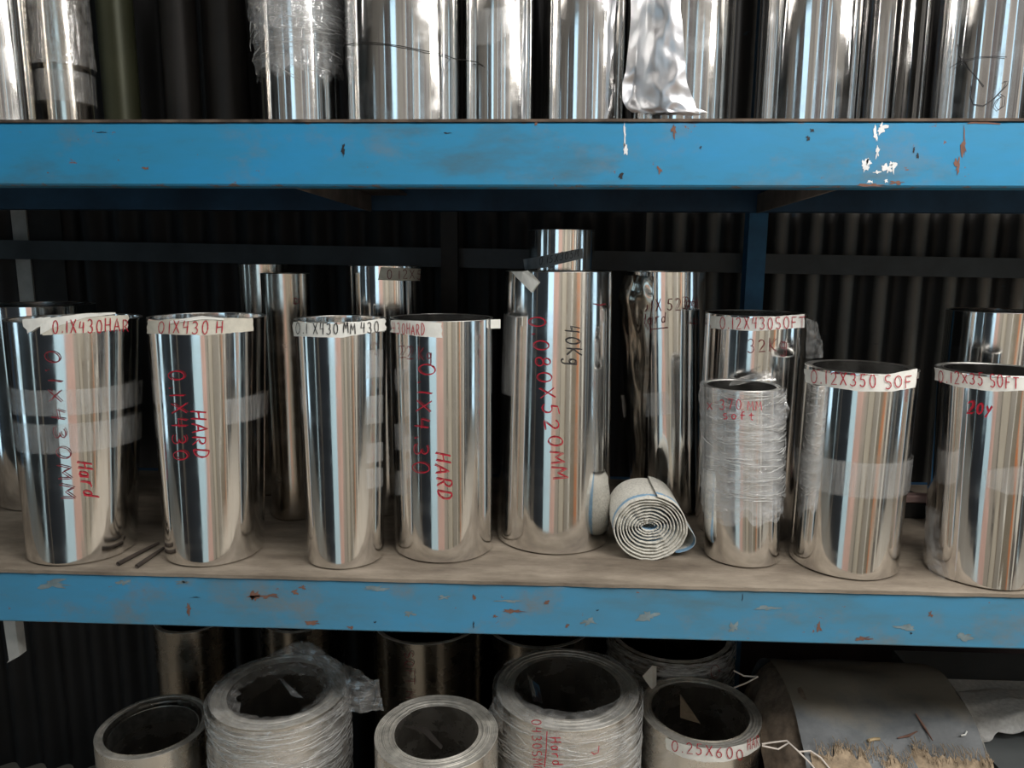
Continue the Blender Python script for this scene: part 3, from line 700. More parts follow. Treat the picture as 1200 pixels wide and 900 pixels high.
# crumpled roll right of centre
g = geo((735, 826, 319), (742, 824, 606)); M10 = g
roll('steel_roll', 'tall roll with a crumpled outer sheet behind the rolled cloth', g, 'steel', wall=.005, seam=-.35, step=.0015, wob=.0008)
A = []
aL = -2.55
for (zf, ext, azr) in ((.985, .010, -2.05), (.90, .022, -2.05), (.80, .018, -2.15), (.6, .014, -2.2), (.35, .010, -2.35), (.12, .004, -2.4)):
    z = g.zb+g.h*zf; row = []
    for k in range(6):
        s = k/5; th = (azr-.95)*(1-s)+azr*s; p = local(g, th, z, ext*(1-s)**1.2+.0015); row.append((p[0]+g.C0[0], p[1]+g.C0[1], z))
    A.append(row)
patch('torn_sheet', A, 'steel_warm', g, amp=.007, freq=22, seed=3, label='crumpled brownish outer sheet')
writing(g, text_polys('01X 520M', 752, 365, (9.6, -.4), (0, -14)), 'dark_red_ink', .0019, off=.0035)
writing(g, text_polys('5M', 746, 391, (9.5, 0), (0, -12)), 'dark_red_ink', .0016, off=.004)
writing(g, text_polys('Hard', 750, 380, (8.2, -.6), (1, -13))+[[(746, 390), (765, 386), (783, 384)]], 'dark_red_ink', .0018, off=.0045)
writing(g, text_polys('J8', 803, 338, (1, 13), (11, 0)), 'dark_red_ink', .0016, off=.003)
writing(g, text_polys('4', 808, 372, (1, 13), (11, 0)), 'dark_red_ink', .0016, off=.003)
strip(g, [(728, 463), (760, 461), (782, 459)], [(730, 489), (760, 489), (789, 485)], 'tape', 'clear_tape', off=.003, rag=1)

# roll behind the film-wrapped one
g = geo((826, 946, 371), Y=.195); M11 = g
roll('steel_roll', 'steel roll with red-lettered band standing behind the film-wrapped small roll', g, 'steel', wall=.006, seam=-.2)
lb = strip(g, [(831, 370), (885, 373), (943, 368)], [(833, 385), (885, 388), (942, 384)], 'paper', rag=1.2)
writing(g, text_polys('0.12X430SOFT', 843, 386, (9.3, -.1), (0, -14)), 'red_ink', .0021, lb, off=.003)
writing(g, text_polys('32Kg', 875, 413, (13, -.5), (0, -15)), 'dark_red_ink', .0017)
pz = [surf_of(g, .004)(*q)[0] for q in ((943, 372), (944, 395), (944, 420))]
A = [[pz[0], pz[0]+[.02, .0, -.006], pz[0]+[.03, .01, -.02]], [pz[1], pz[1]+[.022, 0, 0], pz[1]+[.036, .01, -.012]], [pz[2], pz[2]+[.018, .0, .0], pz[2]+[.034, .01, .0]]]
patch('plastic_flap', A, 'bag', g, amp=.004, freq=30, nu=12, nv=16)

# small film-wrapped roll
g = geo((823, 915, 459), (824, 913, 666)); M12 = g
roll('steel_roll', 'smallest roll, wrapped in wrinkled stretch film beside the cloth roll', g, 'steel', wall=.008, seam=-.3)
wr = band(g, g.h*.33, g.h+.002, -3.3, 2.98, 'film', 'stretch_film', amp=.0035, fz=70, fa=5, n=220, m=90, ragb=.03, dr=.0022, seed=2)
band(g, g.h*.26, g.h*.9, -3.0, .4, 'film', 'stretch_film', amp=.002, fz=120, fa=9, n=160, m=70, dr=.0045, ragb=.02, seed=8)
crease_glints(g, g.h*.40, g.h-.002, -2.9, .2, 260, .0068, 4, slant=.006)
writing(g, text_polys('x 370 MM', 828, 479, (9.6, .3), (0, -11)), 'red_ink', .0019, wr, off=.0105)
writing(g, text_polys('soft', 846, 491, (10.2, .3), (0, -9)), 'red_ink', .0022, wr, off=.0105)
q = surf_of(g, .004)(917, 470)[0]; zt = g.zb+g.h
A = [[(g.C0[0]-.045, g.C0[1]-.02, zt+.002), (g.C0[0]-.005, g.C0[1]-.015, zt+.008), (g.C0[0]+.036, g.C0[1]-.02, zt+.014)], [(g.C0[0]-.03, g.C0[1]+.02, zt+.006), (g.C0[0]+.0, g.C0[1]+.03, zt+.016), (g.C0[0]+.033, g.C0[1]+.025, zt+.026)]]
patch('film_end', A, 'film_milky', g, amp=.004, freq=40, nu=16, nv=10)
A = [[q+[-.01, 0, .012], q+[.004, -.002, .01], q+[.002, 0, .004]], [q+[-.01, 0, -.012], q+[.010, -.004, -.012], q+[.012, 0, -.018]], [q+[-.01, 0, -.04], q+[.002, -.003, -.04], q+[.004, 0, -.05]]]
patch('film_end', A, 'film', g, amp=.006, freq=60, nu=14, nv=20)

# roll with band and clear tape girdle
g = geo((943, 1077, 438), (924, 1052, 679)); M13 = g
roll('steel_roll', 'steel roll with thick rim and paper band, girdled by ribbed clear tape', g, 'steel', rim='rim', wall=.013, seam=-.35, step=.002, rings=4)
lb = strip(g, [(942, 432), (975, 438), (1010, 441), (1045, 438), (1074, 432)], [(944, 448), (975, 454), (1010, 459), (1045, 459), (1073, 454)], 'paper', rag=1.2)
writing(g, text_polys('0.12X350', 949, 448, (11.4, .9), (0, -15)), 'red_ink', .0023, lb, off=.003)
writing(g, text_polys('SOF', 1036, 456, (12, -.8), (0, -15)), 'red_ink', .0023, lb, off=.003)
tp = bandpx(g, 1000, 542, 583, 'tape', 'clear_tape', a0=-PI-.3, a1=.5, amp=.0006, fz=8, fa=60, n=200, m=8, dr=.0025)
# far right front
g = geo((1095, 1240, 441), (1080, 1216, 690)); M15 = g
roll('steel_roll', 'steel roll with thick rim and paper band at the far right edge', g, 'steel_wavy', wall=.013, seam=-2.5, step=.002, rings=4)
lb = strip(g, [(1094, 430), (1120, 438), (1165, 443), (1210, 441)], [(1096, 445), (1120, 453), (1165, 459), (1210, 457)], 'paper', rag=1.2)
writing(g, text_polys('0.12x35 SOFT', 1099, 447, (9.2, .9), (0, -14)), 'red_ink', .0022, lb, off=.003)
writing(g, text_polys('20y', 1132, 484, (11, .5), (2, -13)), 'red_ink', .0032)
strip(g, [(1153, 552), (1180, 549), (1215, 548)], [(1157, 572), (1180, 580), (1215, 582)], 'tape', 'clear_tape', off=.003, rag=1.5)
A = []
for (yy, x0, x1) in ((590, 1083, 1094), (620, 1082, 1092), (650, 1084, 1100), (672, 1088, 1108)):
    A.append([surf_of(g, .004)(x0+ (x1-x0)*k/3, yy+k*3)[0] for k in range(4)])
patch('film_scrap', A, 'film', g, amp=.005, freq=50, nu=12, nv=24)
g = geo((1108, 1230, 367), Y=.24); roll('steel_roll', 'steel roll behind the far right roll, its plain top showing', g, 'steel', wall=.005)

# ---------------- rolled cloth
c0 = atz(768, 657, 1.0); rx, rz = .071, .063; cyf = c0[1]; cx0 = c0[0]-.012
t = thing('cloth_roll', 'rolled off-white woven cloth with a blue stripe lying on the board', 'cloth', (cx0, cyf, 1.0))
turns = 10.2; n = 420; pts = []
for i in range(n+1):
    s = i/n; th = 2*PI*turns*s + .3; k = .16+.80*s
    wob = 1+.035*noise.noise(Vector((math.cos(th)*1.5, math.sin(th)*1.5, s*6)))
    ex = .55 + .45*min(1, s*1.6)
    pts.append((rx*k*wob*math.cos(th), rz*k*wob*math.sin(th)*ex + .0, s))
zc = .0535
V, Fc = [], []
th_ = .0024; L = (0, .02, .06, .125)
def ring_pts(p, pn, s, i):
    tx, tz = pn[0]-p[0], pn[1]-p[1]; q = math.hypot(tx, tz) or 1; nx_, nz_ = tz/q, -tx/q; out = []
    fr = .0012*math.sin(i*2.3)+.004*noise.noise(Vector((p[0]*70, p[1]*70, 3))) + .012*(1-s)
    for yy in L:
        y0 = yy+(fr if yy == 0 else 0)
        out += [(p[0]+nx_*th_/2, y0, p[1]+nz_*th_/2+zc), (p[0]-nx_*th_/2, y0, p[1]-nz_*th_/2+zc)]
    return out
for i in range(n):
    V += ring_pts(pts[i], pts[i+1], pts[i][2], i)
m = len(L)*2
for i in range(n-1):
    a, b = i*m, (i+1)*m
    for j in range(len(L)-1): Fc += [(a+2*j, b+2*j, b+2*j+2, a+2*j+2), (a+2*j+1, a+2*j+3, b+2*j+3, b+2*j+1)]
    Fc.append((a, a+1, b+1, b))
V = [(x, y, z) for x, y, z in V]; mnz = min(v[2] for v in V); V = [(x, y, z-mnz) for x, y, z in V]
obj('wound_cloth', V, Fc, 'cloth', t)
# loose outer fold hanging over the right side
fold = [(-.02, .108), (.005, .110), (.03, .100), (.052, .080), (.070, .055), (.080, .040), (.081, .028), (.072, .016), (.052, .010), (.046, .011)]
V, Fc = [], []
for i, (x, z) in enumerate(fold):
    for yy in (0.006, .03, .07, .115): V.append((x*1.05, yy+.010*i/9+.001*math.sin(i*3), z))
for i in range(len(fold)-1):
    for j in range(3): k = i*4+j; Fc.append((k, k+1, k+5, k+4))
o = obj('loose_fold', V, Fc, 'cloth', t); sm = o.modifiers.new('s', 'SOLIDIFY'); sm.thickness = .0025; sb = o.modifiers.new('b', 'SUBSURF'); sb.levels = sb.render_levels = 2
for (x, z) in ((-.012, .112), (.016, .113)):
    v, f = tube_vf([(x, .02, z-.003), (x+.004, .017, z+.004), (x+.011, .015, z+.006), (x+.014, .015, z+.002)], .0005, 5); obj('loose_thread', v, f, 'string', t)

# ---------------- small debris on the middle shelf
def sticks(name, label, cat, segs, mat, r=.004):
    for i, (a, b, lab) in enumerate(segs):
        A_, B_ = atz(*a, 1.0+r), atz(*b, 1.0+r); mid = (A_+B_)/2 + np.array([0, 0, 0.0])
        v, f = tube_vf([A_-mid, (B_-A_)*.1*1, B_-mid], [r, r*.9, r*.6], 6)
        o = obj(name, v, f, mat, None, True, loc=Vector(mid)); tag(o, lab, cat)
sticks('metal_strip', '', 'strip', [((138, 661), (186, 636), 'dark thin strip nearer the far left roll, poking out behind it'), ((160, 664), (192, 642), 'short dark strip touching the second roll at its left foot')], 'twig')
a = atz(1078, 612, 1.0)
t = thing('dark_block', 'small dark block with pinkish end between the two rightmost rolls', 'block', (a[0], a[1]+.04, 1.0))
box('block_body', -.035, .03, -.02, .07, 0, .035, 'dark_iron', t, .003, center=False)
box('block_cap', -.035, .024, -.024, -.0, .036, .052, plain('faded_pink_strip', (.36, .24, .22), .7), t, .002, center=False)

# ================================================================== top shelf tubes
ZT = HS+BH
def top_roll(l, r, Y, label, mat='steel', H=.62, name='steel_roll', **k):
    g = geo((l, r, 60), Y=Y, zb=ZT); g.h = H; roll(name, label, g, mat, **k); return g
g = top_roll(-42, 36, .06, 'silver tube at the far left edge of the top shelf'); T1 = g
g = top_roll(42, 104, .13, 'tube with clear tape round it, second on the top shelf', 'steel_warm', wob=.0012)
z = az_of(g, 80, 82)[1]-ZT; z2 = az_of(g, 80, 118)[1]-ZT; band(g, z2, z, -3.6, .9, 'tape', 'clear_tape', dr=.003, amp=.001, m=8)
band(g, z+.01, .5, -3.6, .9, 'bag', 'plastic_sleeve', dr=.004, amp=.003, fz=20, fa=5, m=20)
top_roll(116, 160, .40, 'dull olive tube deep at the back of the top shelf', 'steel_olive', name='painted_tube')
top_roll(190, 232, .42, 'dark brown tube deep at the back of the top shelf', 'steel_dark', name='painted_tube')
top_roll(238, 290, .46, 'almost black tube beside the dark brown one on the top shelf', 'steel_dark', name='painted_tube')
g = top_roll(304, 396, .10, 'top-shelf roll with stretch film around its upper part', 'steel')
z = az_of(g, 350, 82)[1]-ZT; band(g, z, .60, -3.6, .9, 'film', 'stretch_film', dr=.004, amp=.006, fz=45, fa=6, m=80, n=160, ragb=.03, seed=4)
band(g, z+.06, .60, -3.6, .9, 'film', 'stretch_film', dr=.010, amp=.006, fz=70, fa=8, m=60, n=140, ragb=.03, seed=14)
crease_glints(g, z+.004, .35, -2.9, .1, 160, .012, 12, slant=.012)
g = top_roll(405, 541, .05, 'broad top-shelf roll with a thin black wire across it'); T4 = g
wp = [surf_of(g, .004)(x, y)[0] for x, y in ((405, 53), (418, 50), (440, 50), (470, 54), (500, 60), (520, 64), (533, 69))]
pe = [atY(548, 71, wp[-1][1]-.01), atY(560, 73, wp[-1][1]-.012), atY(566, 78, wp[-1][1]-.01)]
v, f = tube_vf([w_-np.array([g.C0[0], g.C0[1], ZT]) for w_ in wp+pe], .0007, 6); wo = obj('black_wire', v, f, 'wire', None, loc=(g.C0[0], g.C0[1], ZT)); tag(wo, 'thin black wire lying across the broad top-shelf roll', 'wire')
g = top_roll(542, 624, .09, 'top-shelf roll with a piece of clear tape, right of the wired roll', 'steel', wob=.001)
strip(g, [(548, 12), (580, 8), (612, 4)], [(550, 52), (580, 50), (606, 34)], 'tape', 'clear_tape', off=.003, rag=2)
g = top_roll(628, 738, .14, 'broad striped top-shelf roll left of the crumpled foil', 'steel_wavy')
g = top_roll(742, 860, .10, 'top-shelf roll half covered by crumpled foil', 'steel'); T7 = g
A = []
for (y, xl, xr) in ((-40, 742, 800), (10, 741, 798), (50, 739, 800), (85, 735, 802), (98, 731, 804), (118, 731, 812), (128, 736, 815), (133, 742, 830)):
    row = []
    for k in range(7):
        s = k/6; p, nn = surf_of(g, .005)(max(744, xl+(xr-xl)*s), y); p = p.copy()
        if k == 0: p[0] += (xl-744)/F*1.2; p = p+nn*.004
        p += nn*.006*math.sin(s*3.1); row.append(p)
    A.append(row)
patch('crumpled_foil', A, steel('bright_foil', (.82, .82, .84), .34, .3, .1), g, amp=.007, freq=16, seed=11, nu=30, nv=40, label='bright crumpled foil sheet')
g = top_roll(888, 1012, .05, 'broad bright roll right of the dark gap on the top shelf', 'steel_wavy', wob=.0008); T8 = g
g = top_roll(986, 1080, .27, 'top-shelf roll partly behind the broad bright roll', 'steel_wavy')
g = top_roll(1083, 1226, .05, 'top-shelf roll scribbled with thin black lines at the right edge', 'steel_wavy', wob=.001); T9 = g
writing(g, [[(1122, 52), (1124, 66), (1132, 78), (1144, 90), (1153, 101)], [(1112, 80), (1125, 72), (1145, 67), (1165, 66), (1180, 67)],
            [(1138, 100), (1136, 112), (1140, 122), (1152, 124), (1165, 116), (1180, 100), (1182, 95), (1176, 96)],
            [(1176, 112), (1170, 116), (1166, 124), (1170, 129), (1177, 124), (1178, 114), (1172, 110)]], 'black_ink', .0014)

# ================================================================== bottom shelf
def coil(rim, label, mat='steel_coil', wall=.02, rings=7, step=.002, name='steel_coil', **k):
    g = geo(None, rim=rim, zb=0.0); roll(name, label, g, mat, rim='rim_dull', wall=wall, rings=rings, step=step, cat='steel coil', **k); return g
B0 = coil((180, 850, 67, .55), 'leftmost coil in the bottom row, smooth rim around a dark hollow', wall=.017, rings=2, groove=.002)
g = B0
# inner sleeve ring a little lower than the rim
V, Fc = [], []; N = 96
for k, (rr_, z) in enumerate(((.80, .53), (.80, .538), (.77, .538), (.77, .3))): pass
for k, (rr_, z) in enumerate(((.80, .50), (.80, .538), (.78, .538), (.78, .50))):
    for i in range(N): a = 2*PI*i/N; V.append((g.R1*rr_*math.cos(a), g.R1*rr_*math.sin(a), z))
for k in range(3):
    for i in range(N): j = (i+1) % N; Fc.append((k*N+i, k*N+j, (k+1)*N+j, (k+1)*N+i))
obj('inner_sleeve', V, Fc, 'rim', g.root, False)
B1 = coil((328, 808, 79, .68), 'coil wrapped in milky stretch film with a loose flap', 'steel_coil', wall=.03, rings=3)
g = B1; zt = g.h
band(g, .2, zt+.001, 0, 2*PI, 'film_milky', 'stretch_film', dr=.004, amp=.005, fz=55, fa=4, n=220, m=110, seed=1)
crease_glints(g, .38, zt-.002, -3.0, .1, 420, .0085, 6, slant=.012, wmax=.002)
# film folded over the rim with a ragged hole
V, Fc = [], []; N = 140; K = 14
for i in range(N+1):
    a = 2*PI*i/N; hole = .62+.10*noise.noise(Vector((math.cos(a)*2.1, math.sin(a)*2.1, 4)))+.05*noise.noise(Vector((math.cos(a)*6, math.sin(a)*6, 9)))
    if .9 < a < 2.2: hole -= .09*math.sin((a-.9)/1.3*PI)
    for k in range(K+1):
        s = k/K; r_ = g.R1*(1.03-(1.03-hole)*s)
        bulge = .006*math.sin(s*PI)+(.040*math.exp(-((a-1.45)/.5)**2))*math.sin(min(1, s*1.7)*PI)*.9
        z = zt+.003+bulge+.004*abs(noise.noise(Vector((math.cos(a)*r_*40, math.sin(a)*r_*40, 2))))-.012*s*s
        V.append((r_*math.cos(a), r_*math.sin(a), z))
for i in range(N):
    for k in range(K): q = i*(K+1)+k; Fc.append((q, q+1, q+K+2, q+K+1))
obj('film_top', V, Fc, 'film_milky', g.root)
C0 = np.array([g.C0[0], g.C0[1], 0])
def PY(x, y, Y): return atY(x, y, Y)
ys = g.C0[1]
A = [[PY(360, 764, ys+.06), PY(385, 768, ys+.04), PY(405, 776, ys+.02), PY(425, 784, ys), PY(432, 800, ys-.01)],
     [PY(370, 772, ys+.06), PY(392, 782, ys+.02), PY(412, 790, ys-.01), PY(432, 800, ys-.02), PY(445, 792, ys-.02)],
     [PY(385, 790, ys+.04), PY(403, 808, ys-.02), PY(415, 812, ys-.03), PY(436, 816, ys-.03), PY(447, 812, ys-.03)],
     [PY(400, 830, ys-.03), PY(408, 832, ys-.04), PY(420, 833, ys-.04), PY(438, 832, ys-.03), PY(452, 830, ys-.03)]]
patch('film_flap', A, 'film_milky', g, amp=.008, freq=28, nu=34, nv=26, seed=5)
A = [[PY(325, 792, ys), PY(332, 796, ys)], [PY(342, 815, ys-.02), PY(356, 818, ys-.02)]]
patch('film_shred', A, 'film', g, amp=.002, freq=30, nu=4, nv=8)
B2 = coil((511, 857, 72, .68), 'coil with many visible windings in its flat rim, between two wrapped coils', wall=.036, rings=13, groove=.001)
g = B2
A = [[PY(474, 851, g.C0[1]-.03), PY(480, 850, g.C0[1]-.02)], [PY(495, 858, g.C0[1]-.02), PY(500, 852, g.C0[1]+.01)], [PY(517, 878, g.C0[1]-.045), PY(519, 874, g.C0[1]-.02)]]
patch('inner_sheet_end', A, 'steel_dark', g, amp=.001, nu=6, nv=10)
band(g, .3, .56, -.9, .6, 'film', 'stretch_film', dr=.003, amp=.003, fz=60, m=40)
B3 = coil((664, 805, 83, .69), 'coil with film pulled over the front of its rim and red handwriting', wall=.036, rings=7, groove=.0025, name='steel_coil'); g = B3; zt = g.h
wr = band(g, .2, zt+.001, 0, 2*PI, 'film_milky', 'stretch_film', dr=.003, amp=.005, fz=50, fa=4, n=220, m=110, seed=7)
crease_glints(g, .38, zt-.002, -3.0, .1, 420, .0075, 9, slant=.012, wmax=.002)
V, Fc = [], []; N = 120; K = 8
for i in range(N+1):
    a = -PI*1.0+PI*.98*i/N; e = math.sin((i/N)*PI); wd = (.10+.30*e**.5) * (1+.25*noise.noise(Vector((a*3, 1, 1))))
    for k in range(K+1):
        s = k/K; r_ = g.R1*(1.02-wd*s); z = zt+.003+.003*abs(noise.noise(Vector((math.cos(a)*6, s*3, a*4))))+.004*math.sin(s*PI)
        V.append((r_*math.cos(a), r_*math.sin(a), z))
for i in range(N):
    for k in range(K): q = i*(K+1)+k; Fc.append((q, q+1, q+K+2, q+K+1))
obj('film_top', V, Fc, 'film_milky', g.root)
writing(g, text_polys('0430SMM', 623, 843, (.3, 9.2), (11, 0)), 'red_ink', .0024, wr, off=.013)
writing(g, text_polys('Hard', 644, 864, (1, 9), (12, 0))+[[(641, 857), (640, 880), (638, 899)]], 'red_ink', .0026, wr, off=.013)
writing(g, [[(702, 874), (701, 882), (696, 884), (693, 881)]], 'red_ink', .0026, wr, off=.013)
A = [[PY(617, 787, g.C0[1]-.05), PY(622, 795, g.C0[1]-.04), PY(632, 803, g.C0[1]-.03)], [PY(625, 822, g.C0[1]-.08), PY(630, 822, g.C0[1]-.07), PY(636, 824, g.C0[1]-.06)]]
patch('inner_sheet_end', A, 'steel', g, amp=.001, nu=8, nv=8)
A = [[PY(584, 806, g.C0[1]-.06), PY(588, 818, g.C0[1]-.08)], [PY(572, 832, g.C0[1]-.07), PY(590, 828, g.C0[1]-.10)], [PY(570, 845, g.C0[1]-.07), PY(590, 856, g.C0[1]-.10)]]
patch('film_shred', A, 'film_milky', g, amp=.005, freq=40, nu=8, nv=14)
B4 = coil((820, 832, 71, .61), 'coil with paper band lettered in red beside the burlap bundle', wall=.024, rings=4, groove=.003); g = B4
lb = strip(g, [(780, 864), (800, 872), (825, 877), (850, 877), (875, 871), (890, 864)], [(781, 878), (800, 888), (825, 893), (850, 893), (875, 886), (891, 876)], 'paper', rag=1)
writing(g, text_polys('0.25X600', 786, 880, (11.8, 1.5), (0, -13)), 'red_ink', .0025, lb, off=.003)
writing(g, text_polys('HAR', 876, 880, (5, -2.2), (0, -13)), 'red_ink', .0022, lb, off=.003)
A = [[PY(786, 811, g.C0[1]+.0), PY(797, 812, g.C0[1]+.02)], [PY(797, 841, g.C0[1]-.03), PY(797, 841.5, g.C0[1]-.028)], [PY(822, 849, g.C0[1]-.06), PY(798, 818, g.C0[1]-.0)]]
A = [[PY(797, 812, g.C0[1]+.02), PY(798, 814, g.C0[1]+.02)], [PY(797, 841, g.C0[1]-.02), PY(821, 848, g.C0[1]-.04)]]
patch('inner_sheet_end', A, 'steel', g, amp=.0008, nu=8, nv=10)
# paper tag between the coils
g3 = B3; s3 = surf_of(g3, .012)
V = []
P = [PY(746, 842, .14), PY(733, 856, .13), PY(747, 876, .13), PY(752, 905, .14), PY(752, 842, .15)]
V = [tuple(p) for p in P]+[tuple(p+[0, .002, 0]) for p in P]
o = obj('paper_scrap', V, [(0, 1, 2, 4), (4, 2, 3), (5, 9, 7, 6), (9, 8, 7), (0, 5, 6, 1), (1, 6, 7, 2), (2, 7, 8, 3), (3, 8, 9, 4), (4, 9, 5, 0)], 'paper', B3.root, False)
# coils deeper in the bottom row
MS['steel_shaded'] = steel('shaded_steel', (.28, .25, .21), .24, .4, .15)  # coil steel darkened to paint in the shade under the beam
def backcoil(l, r, y, Y, label, mat='steel_shaded', **k):
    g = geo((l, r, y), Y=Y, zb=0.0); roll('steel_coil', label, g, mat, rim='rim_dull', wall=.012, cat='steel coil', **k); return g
backcoil(180, 274, 741, .40, 'dark coil behind, at the left between first and wrapped coils', 'steel_shaded')
backcoil(305, 402, 741, .42, 'coil in the second line behind the milky wrapped coil', 'steel_shaded')
g = backcoil(438, 566, 756, .33, 'coil lettered upright in dark red, in the second line behind the flat-rimmed coil', 'steel_shaded')
writing(g, text_polys('SOFT M', 474, 764, (.4, 10.2), (10, 0)), 'dark_red_ink', .0022)
g = backcoil(568, 694, 760, .42, 'coil in the second line behind the red-lettered film-wrapped coil', 'steel_shaded')
g = backcoil(713, 856, 776, .38, 'squat film-wrapped coil in the second line behind the paper-banded coil', 'steel_shaded')
band(g, .1, g.h+.001, 0, 2*PI, 'film_pale', 'stretch_film', dr=.004, amp=.006, fz=45, fa=3, n=180, m=90, seed=21)
crease_glints(g, .3, g.h-.004, -2.9, .1, 300, .009, 15, slant=.015)
writing(g, [arc(838, 787, 5, 8, 90, 450, 12)], 'dark_red_ink', .002, off=.013)

# ---------------- burlap bundle: a lying roll in a grey sheet
pA = atY(905, 785, .30); pB = atY(1150, 790, .30)
zc, Rb, yc = .475, .215, .26
x0 = atY(925, 800, yc)[0]; x1 = atY(1105, 830, yc)[0]; print('bundle', x0, x1)
t = thing('burlap_bundle', 'big lying roll in a dusty grey sheet with torn brown burlap and pale string', 'bundle', ((x0+x1)/2, yc, zc-Rb))
bx, by, bz = (x0+x1)/2, yc, zc-Rb
def cylpatch(name, mat, xa, xb, a0, a1, R, nx=40, na=48, amp=.004, edge0=0, edge1=0, taper=0, fr=12, seed=0, skew=0):
    V, Fc = [], []
    for i in range(nx+1):
        for j in range(na+1):
            s, q = i/nx, j/na
            a_0 = a0+edge0*(noise.noise(Vector((s*9, seed, 0)))+.5*noise.noise(Vector((s*30, seed, 2)))); a_1 = a1+edge1*(noise.noise(Vector((s*9, seed, 5)))+.5*noise.noise(Vector((s*34, seed, 7))))
            a = a_0+(a_1-a_0)*q; x = xa+(xb-xa)*s + skew*(q-.5)
            r_ = R*(1-taper*(1-s)**2)+amp*noise.noise(Vector((x*fr, a*3, seed)))
            V.append((x-bx, yc+r_*math.cos(a)-by, zc+r_*math.sin(a)-bz))
    for i in range(nx):
        for j in range(na): k = i*(na+1)+j; Fc.append((k, k+1, k+na+2, k+na+1))
    return obj(name, V, Fc, mat, t)
# angle: 0 = away from camera, PI/2 = up, PI = toward the camera
cylpatch('grey_sheet', 'grey_wrap2', x0-.02, x1, -.4, 3.6, Rb, amp=.010, fr=7)
cylpatch('burlap_cover', 'burlap', x0-.01, x1+.004, 2.38, 4.6, Rb+.006, amp=.012, edge0=.16, nx=120, fr=22, seed=3)
o = cylpatch('burlap_cover', 'burlap_dark', x0-.07, x0+.01, .2, 4.6, Rb-.006, amp=.02, taper=.45, fr=26, nx=60, na=70, seed=6)
# end disc of the roll at its right, a rolled sheet edge with depth
V, Fc = [], []
for k, (rr_, dx) in enumerate(((1, 0), (.985, .004), (.9, .004), (.9, -.03), (.2, -.03))):
    for i in range(64): a = 2*PI*i/64; V.append((x1+dx-bx, yc+Rb*rr_*math.cos(a)-by, zc+Rb*rr_*math.sin(a)-bz))
for k in range(4):
    for i in range(64): j = (i+1) % 64; Fc.append((k*64+i, k*64+j, (k+1)*64+j, (k+1)*64+i))
obj('sheet_end', V, Fc, 'rim_dull', t)
# frayed fibres along the burlap edge: nobody could count them
rn = random.Random(5); parts = []
for i in range(260):
    s = rn.random(); a = 2.40+.12*noise.noise(Vector((s*9, 3, 0)))+rn.uniform(-.05, .06); x = x0+(x1-x0)*s; R_ = Rb+.008
    a2 = a-rn.uniform(.03, .10); dx = rn.uniform(-.008, .008); am = (a+a2)/2
    P3 = [(x-bx, yc+R_*math.cos(a)-by, zc+R_*math.sin(a)-bz), (x+dx*.3-bx, yc+(R_+.003)*math.cos(am)-by, zc+(R_+.003)*math.sin(am)-bz), (x+dx-bx, yc+(R_+rn.uniform(0, .004))*math.cos(a2)-by, zc+(R_+.001)*math.sin(a2)-bz)]
    parts.append(tube_vf(P3, .0006, 3))
v, f = merge(parts); o = obj('frayed_fibre', v, f, 'burlap', t); o['kind'] = 'stuff'
def on(x, y, off=.012):        # pixel to the bundle's surface
    d = ray(x, y); o2 = EYE-np.array([0, yc, zc]); a = d[1]**2+d[2]**2; b = 2*(o2[1]*d[1]+o2[2]*d[2]); c = o2[1]**2+o2[2]**2-(Rb+off)**2; D = max(0, b*b-4*a*c)
    return EYE+d*(-b-math.sqrt(D))/(2*a)-np.array([bx, by, bz])
for pl in ([(893, 872), (905, 870), (922, 868), (935, 880), (950, 895), (958, 905)], [(936, 881), (950, 880), (962, 888), (974, 903)], [(860, 806), (875, 800), (888, 793)], [(888, 793), (872, 792), (860, 786)], [(893, 874), (912, 878), (925, 870)]):
    v, f = tube_vf([on(*q) for q in pl], .0016, 6); obj('string', v, f, 'string', t)
for pl in ([(1052, 865), (1065, 862), (1075, 857)], [(1073, 836), (1082, 850), (1093, 868)], ):
    v, f = tube_vf([on(*q, .006) for q in pl], [.001, .0025, .001], 6); obj('rust_streak', v, f, 'rust', t)
v, f = tube_vf([on(*q, .006) for q in ((1017, 868), (1025, 866), (1031, 866))], .003, 6); obj('tape_scrap', v, f, plain('yellowish_scrap', (.6, .45, .25), .8), t)
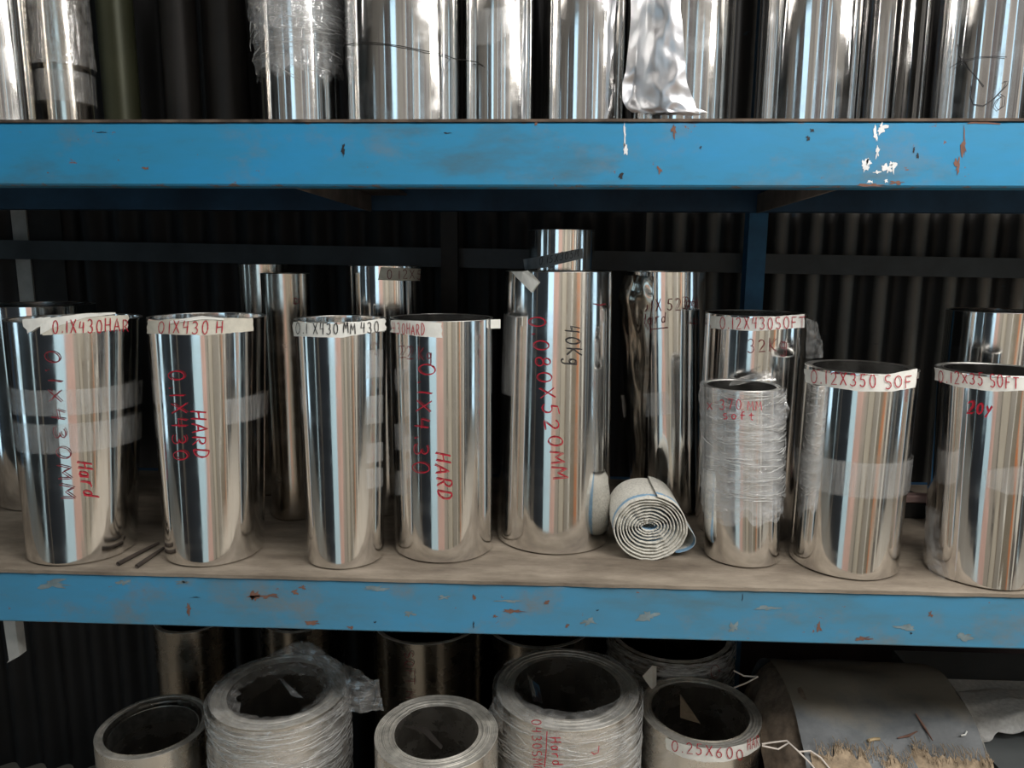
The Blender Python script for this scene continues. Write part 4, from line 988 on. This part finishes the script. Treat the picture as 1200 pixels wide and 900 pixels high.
v, f = tube_vf([on(*q, .006) for q in ((1126, 862), (1131, 861), (1133, 857))], .0015, 6); obj('tape_scrap', v, f, 'paper', t)
# crate that carries the bundle (mostly below the frame)
t = thing('wooden_crate', 'rough timber crate under the burlap bundle', 'crate', ((x0+x1)/2, yc, 0))
xw = (x1-x0)/2
zt = zc-Rb-.012
for i, yy in enumerate((-.20, -.07, .06, .16)): box('plank', -xw, xw, yy, yy+.09, zt-.02, zt, 'timber', t, center=False)
for sx in (-xw, xw-.04):
    for yy in (-.20, .21): box('corner_post', sx, sx+.04, yy, yy+.04, 0, zt-.021, 'timber', t, center=False)
for zz in (.05, .15):
    box('slat', -xw, xw, -.215, -.201, zz, zz+.07, 'timber', t, center=False)
# the white woven sack and grey sheet stack at the right edge
s0, s1 = atY(1140, 830, .25), atY(1200, 830, .25); sx0 = x1+.02; ztp = atY(1170, 835, .22)[2]
A = []
for i, (Yk, dz) in enumerate(((.42, -.11), (.38, -.05), (.33, -.01), (.28, -.0), (.235, -.02), (.22, -.045))):
    A.append([(sx0+.008+.055*k, Yk, ztp+dz-.02*(k == 0)+.008*math.sin(k*2+i)+(.006*k if i > 3 else 0)) for k in range(8)])
base = np.array([sx0+.2, .3, ztp-.05])
t = thing('woven_sack', 'crumpled white woven sack lying at the right edge of the bottom row', 'sack', base)
o = patch('sack_cloth', A, 'white_sack', None, t, amp=.018, freq=11, nu=70, nv=50, seed=2, base=base); o.modifiers.new('s', 'SOLIDIFY').thickness = .003
v, f = box_vf(-.17, .2, -.06, .08, 0, .025); obj('folded_filling', v, f, 'white_sack', t, False)
t = thing('grey_sheet_stack', 'stack of smooth grey sheets under the white woven sack', 'sheet stack', (sx0+.2, .32, 0)); hh = (ztp-.052)/6
for i in range(6): v, f = box_vf(-.185+.004*(i % 2), .3, -.23+.003*(i % 3), .24, hh*i, hh*i+hh*.95, .004); obj('sheet_bundle', v, f, 'grey_plastic', t, False)
mb = box('maroon_board', .25, 1.7, .705, .72, 0, .78, 'maroon'); mb.location.z = .395; tag(mb, 'dark maroon board leaning at the back of the bottom row at right', 'board')
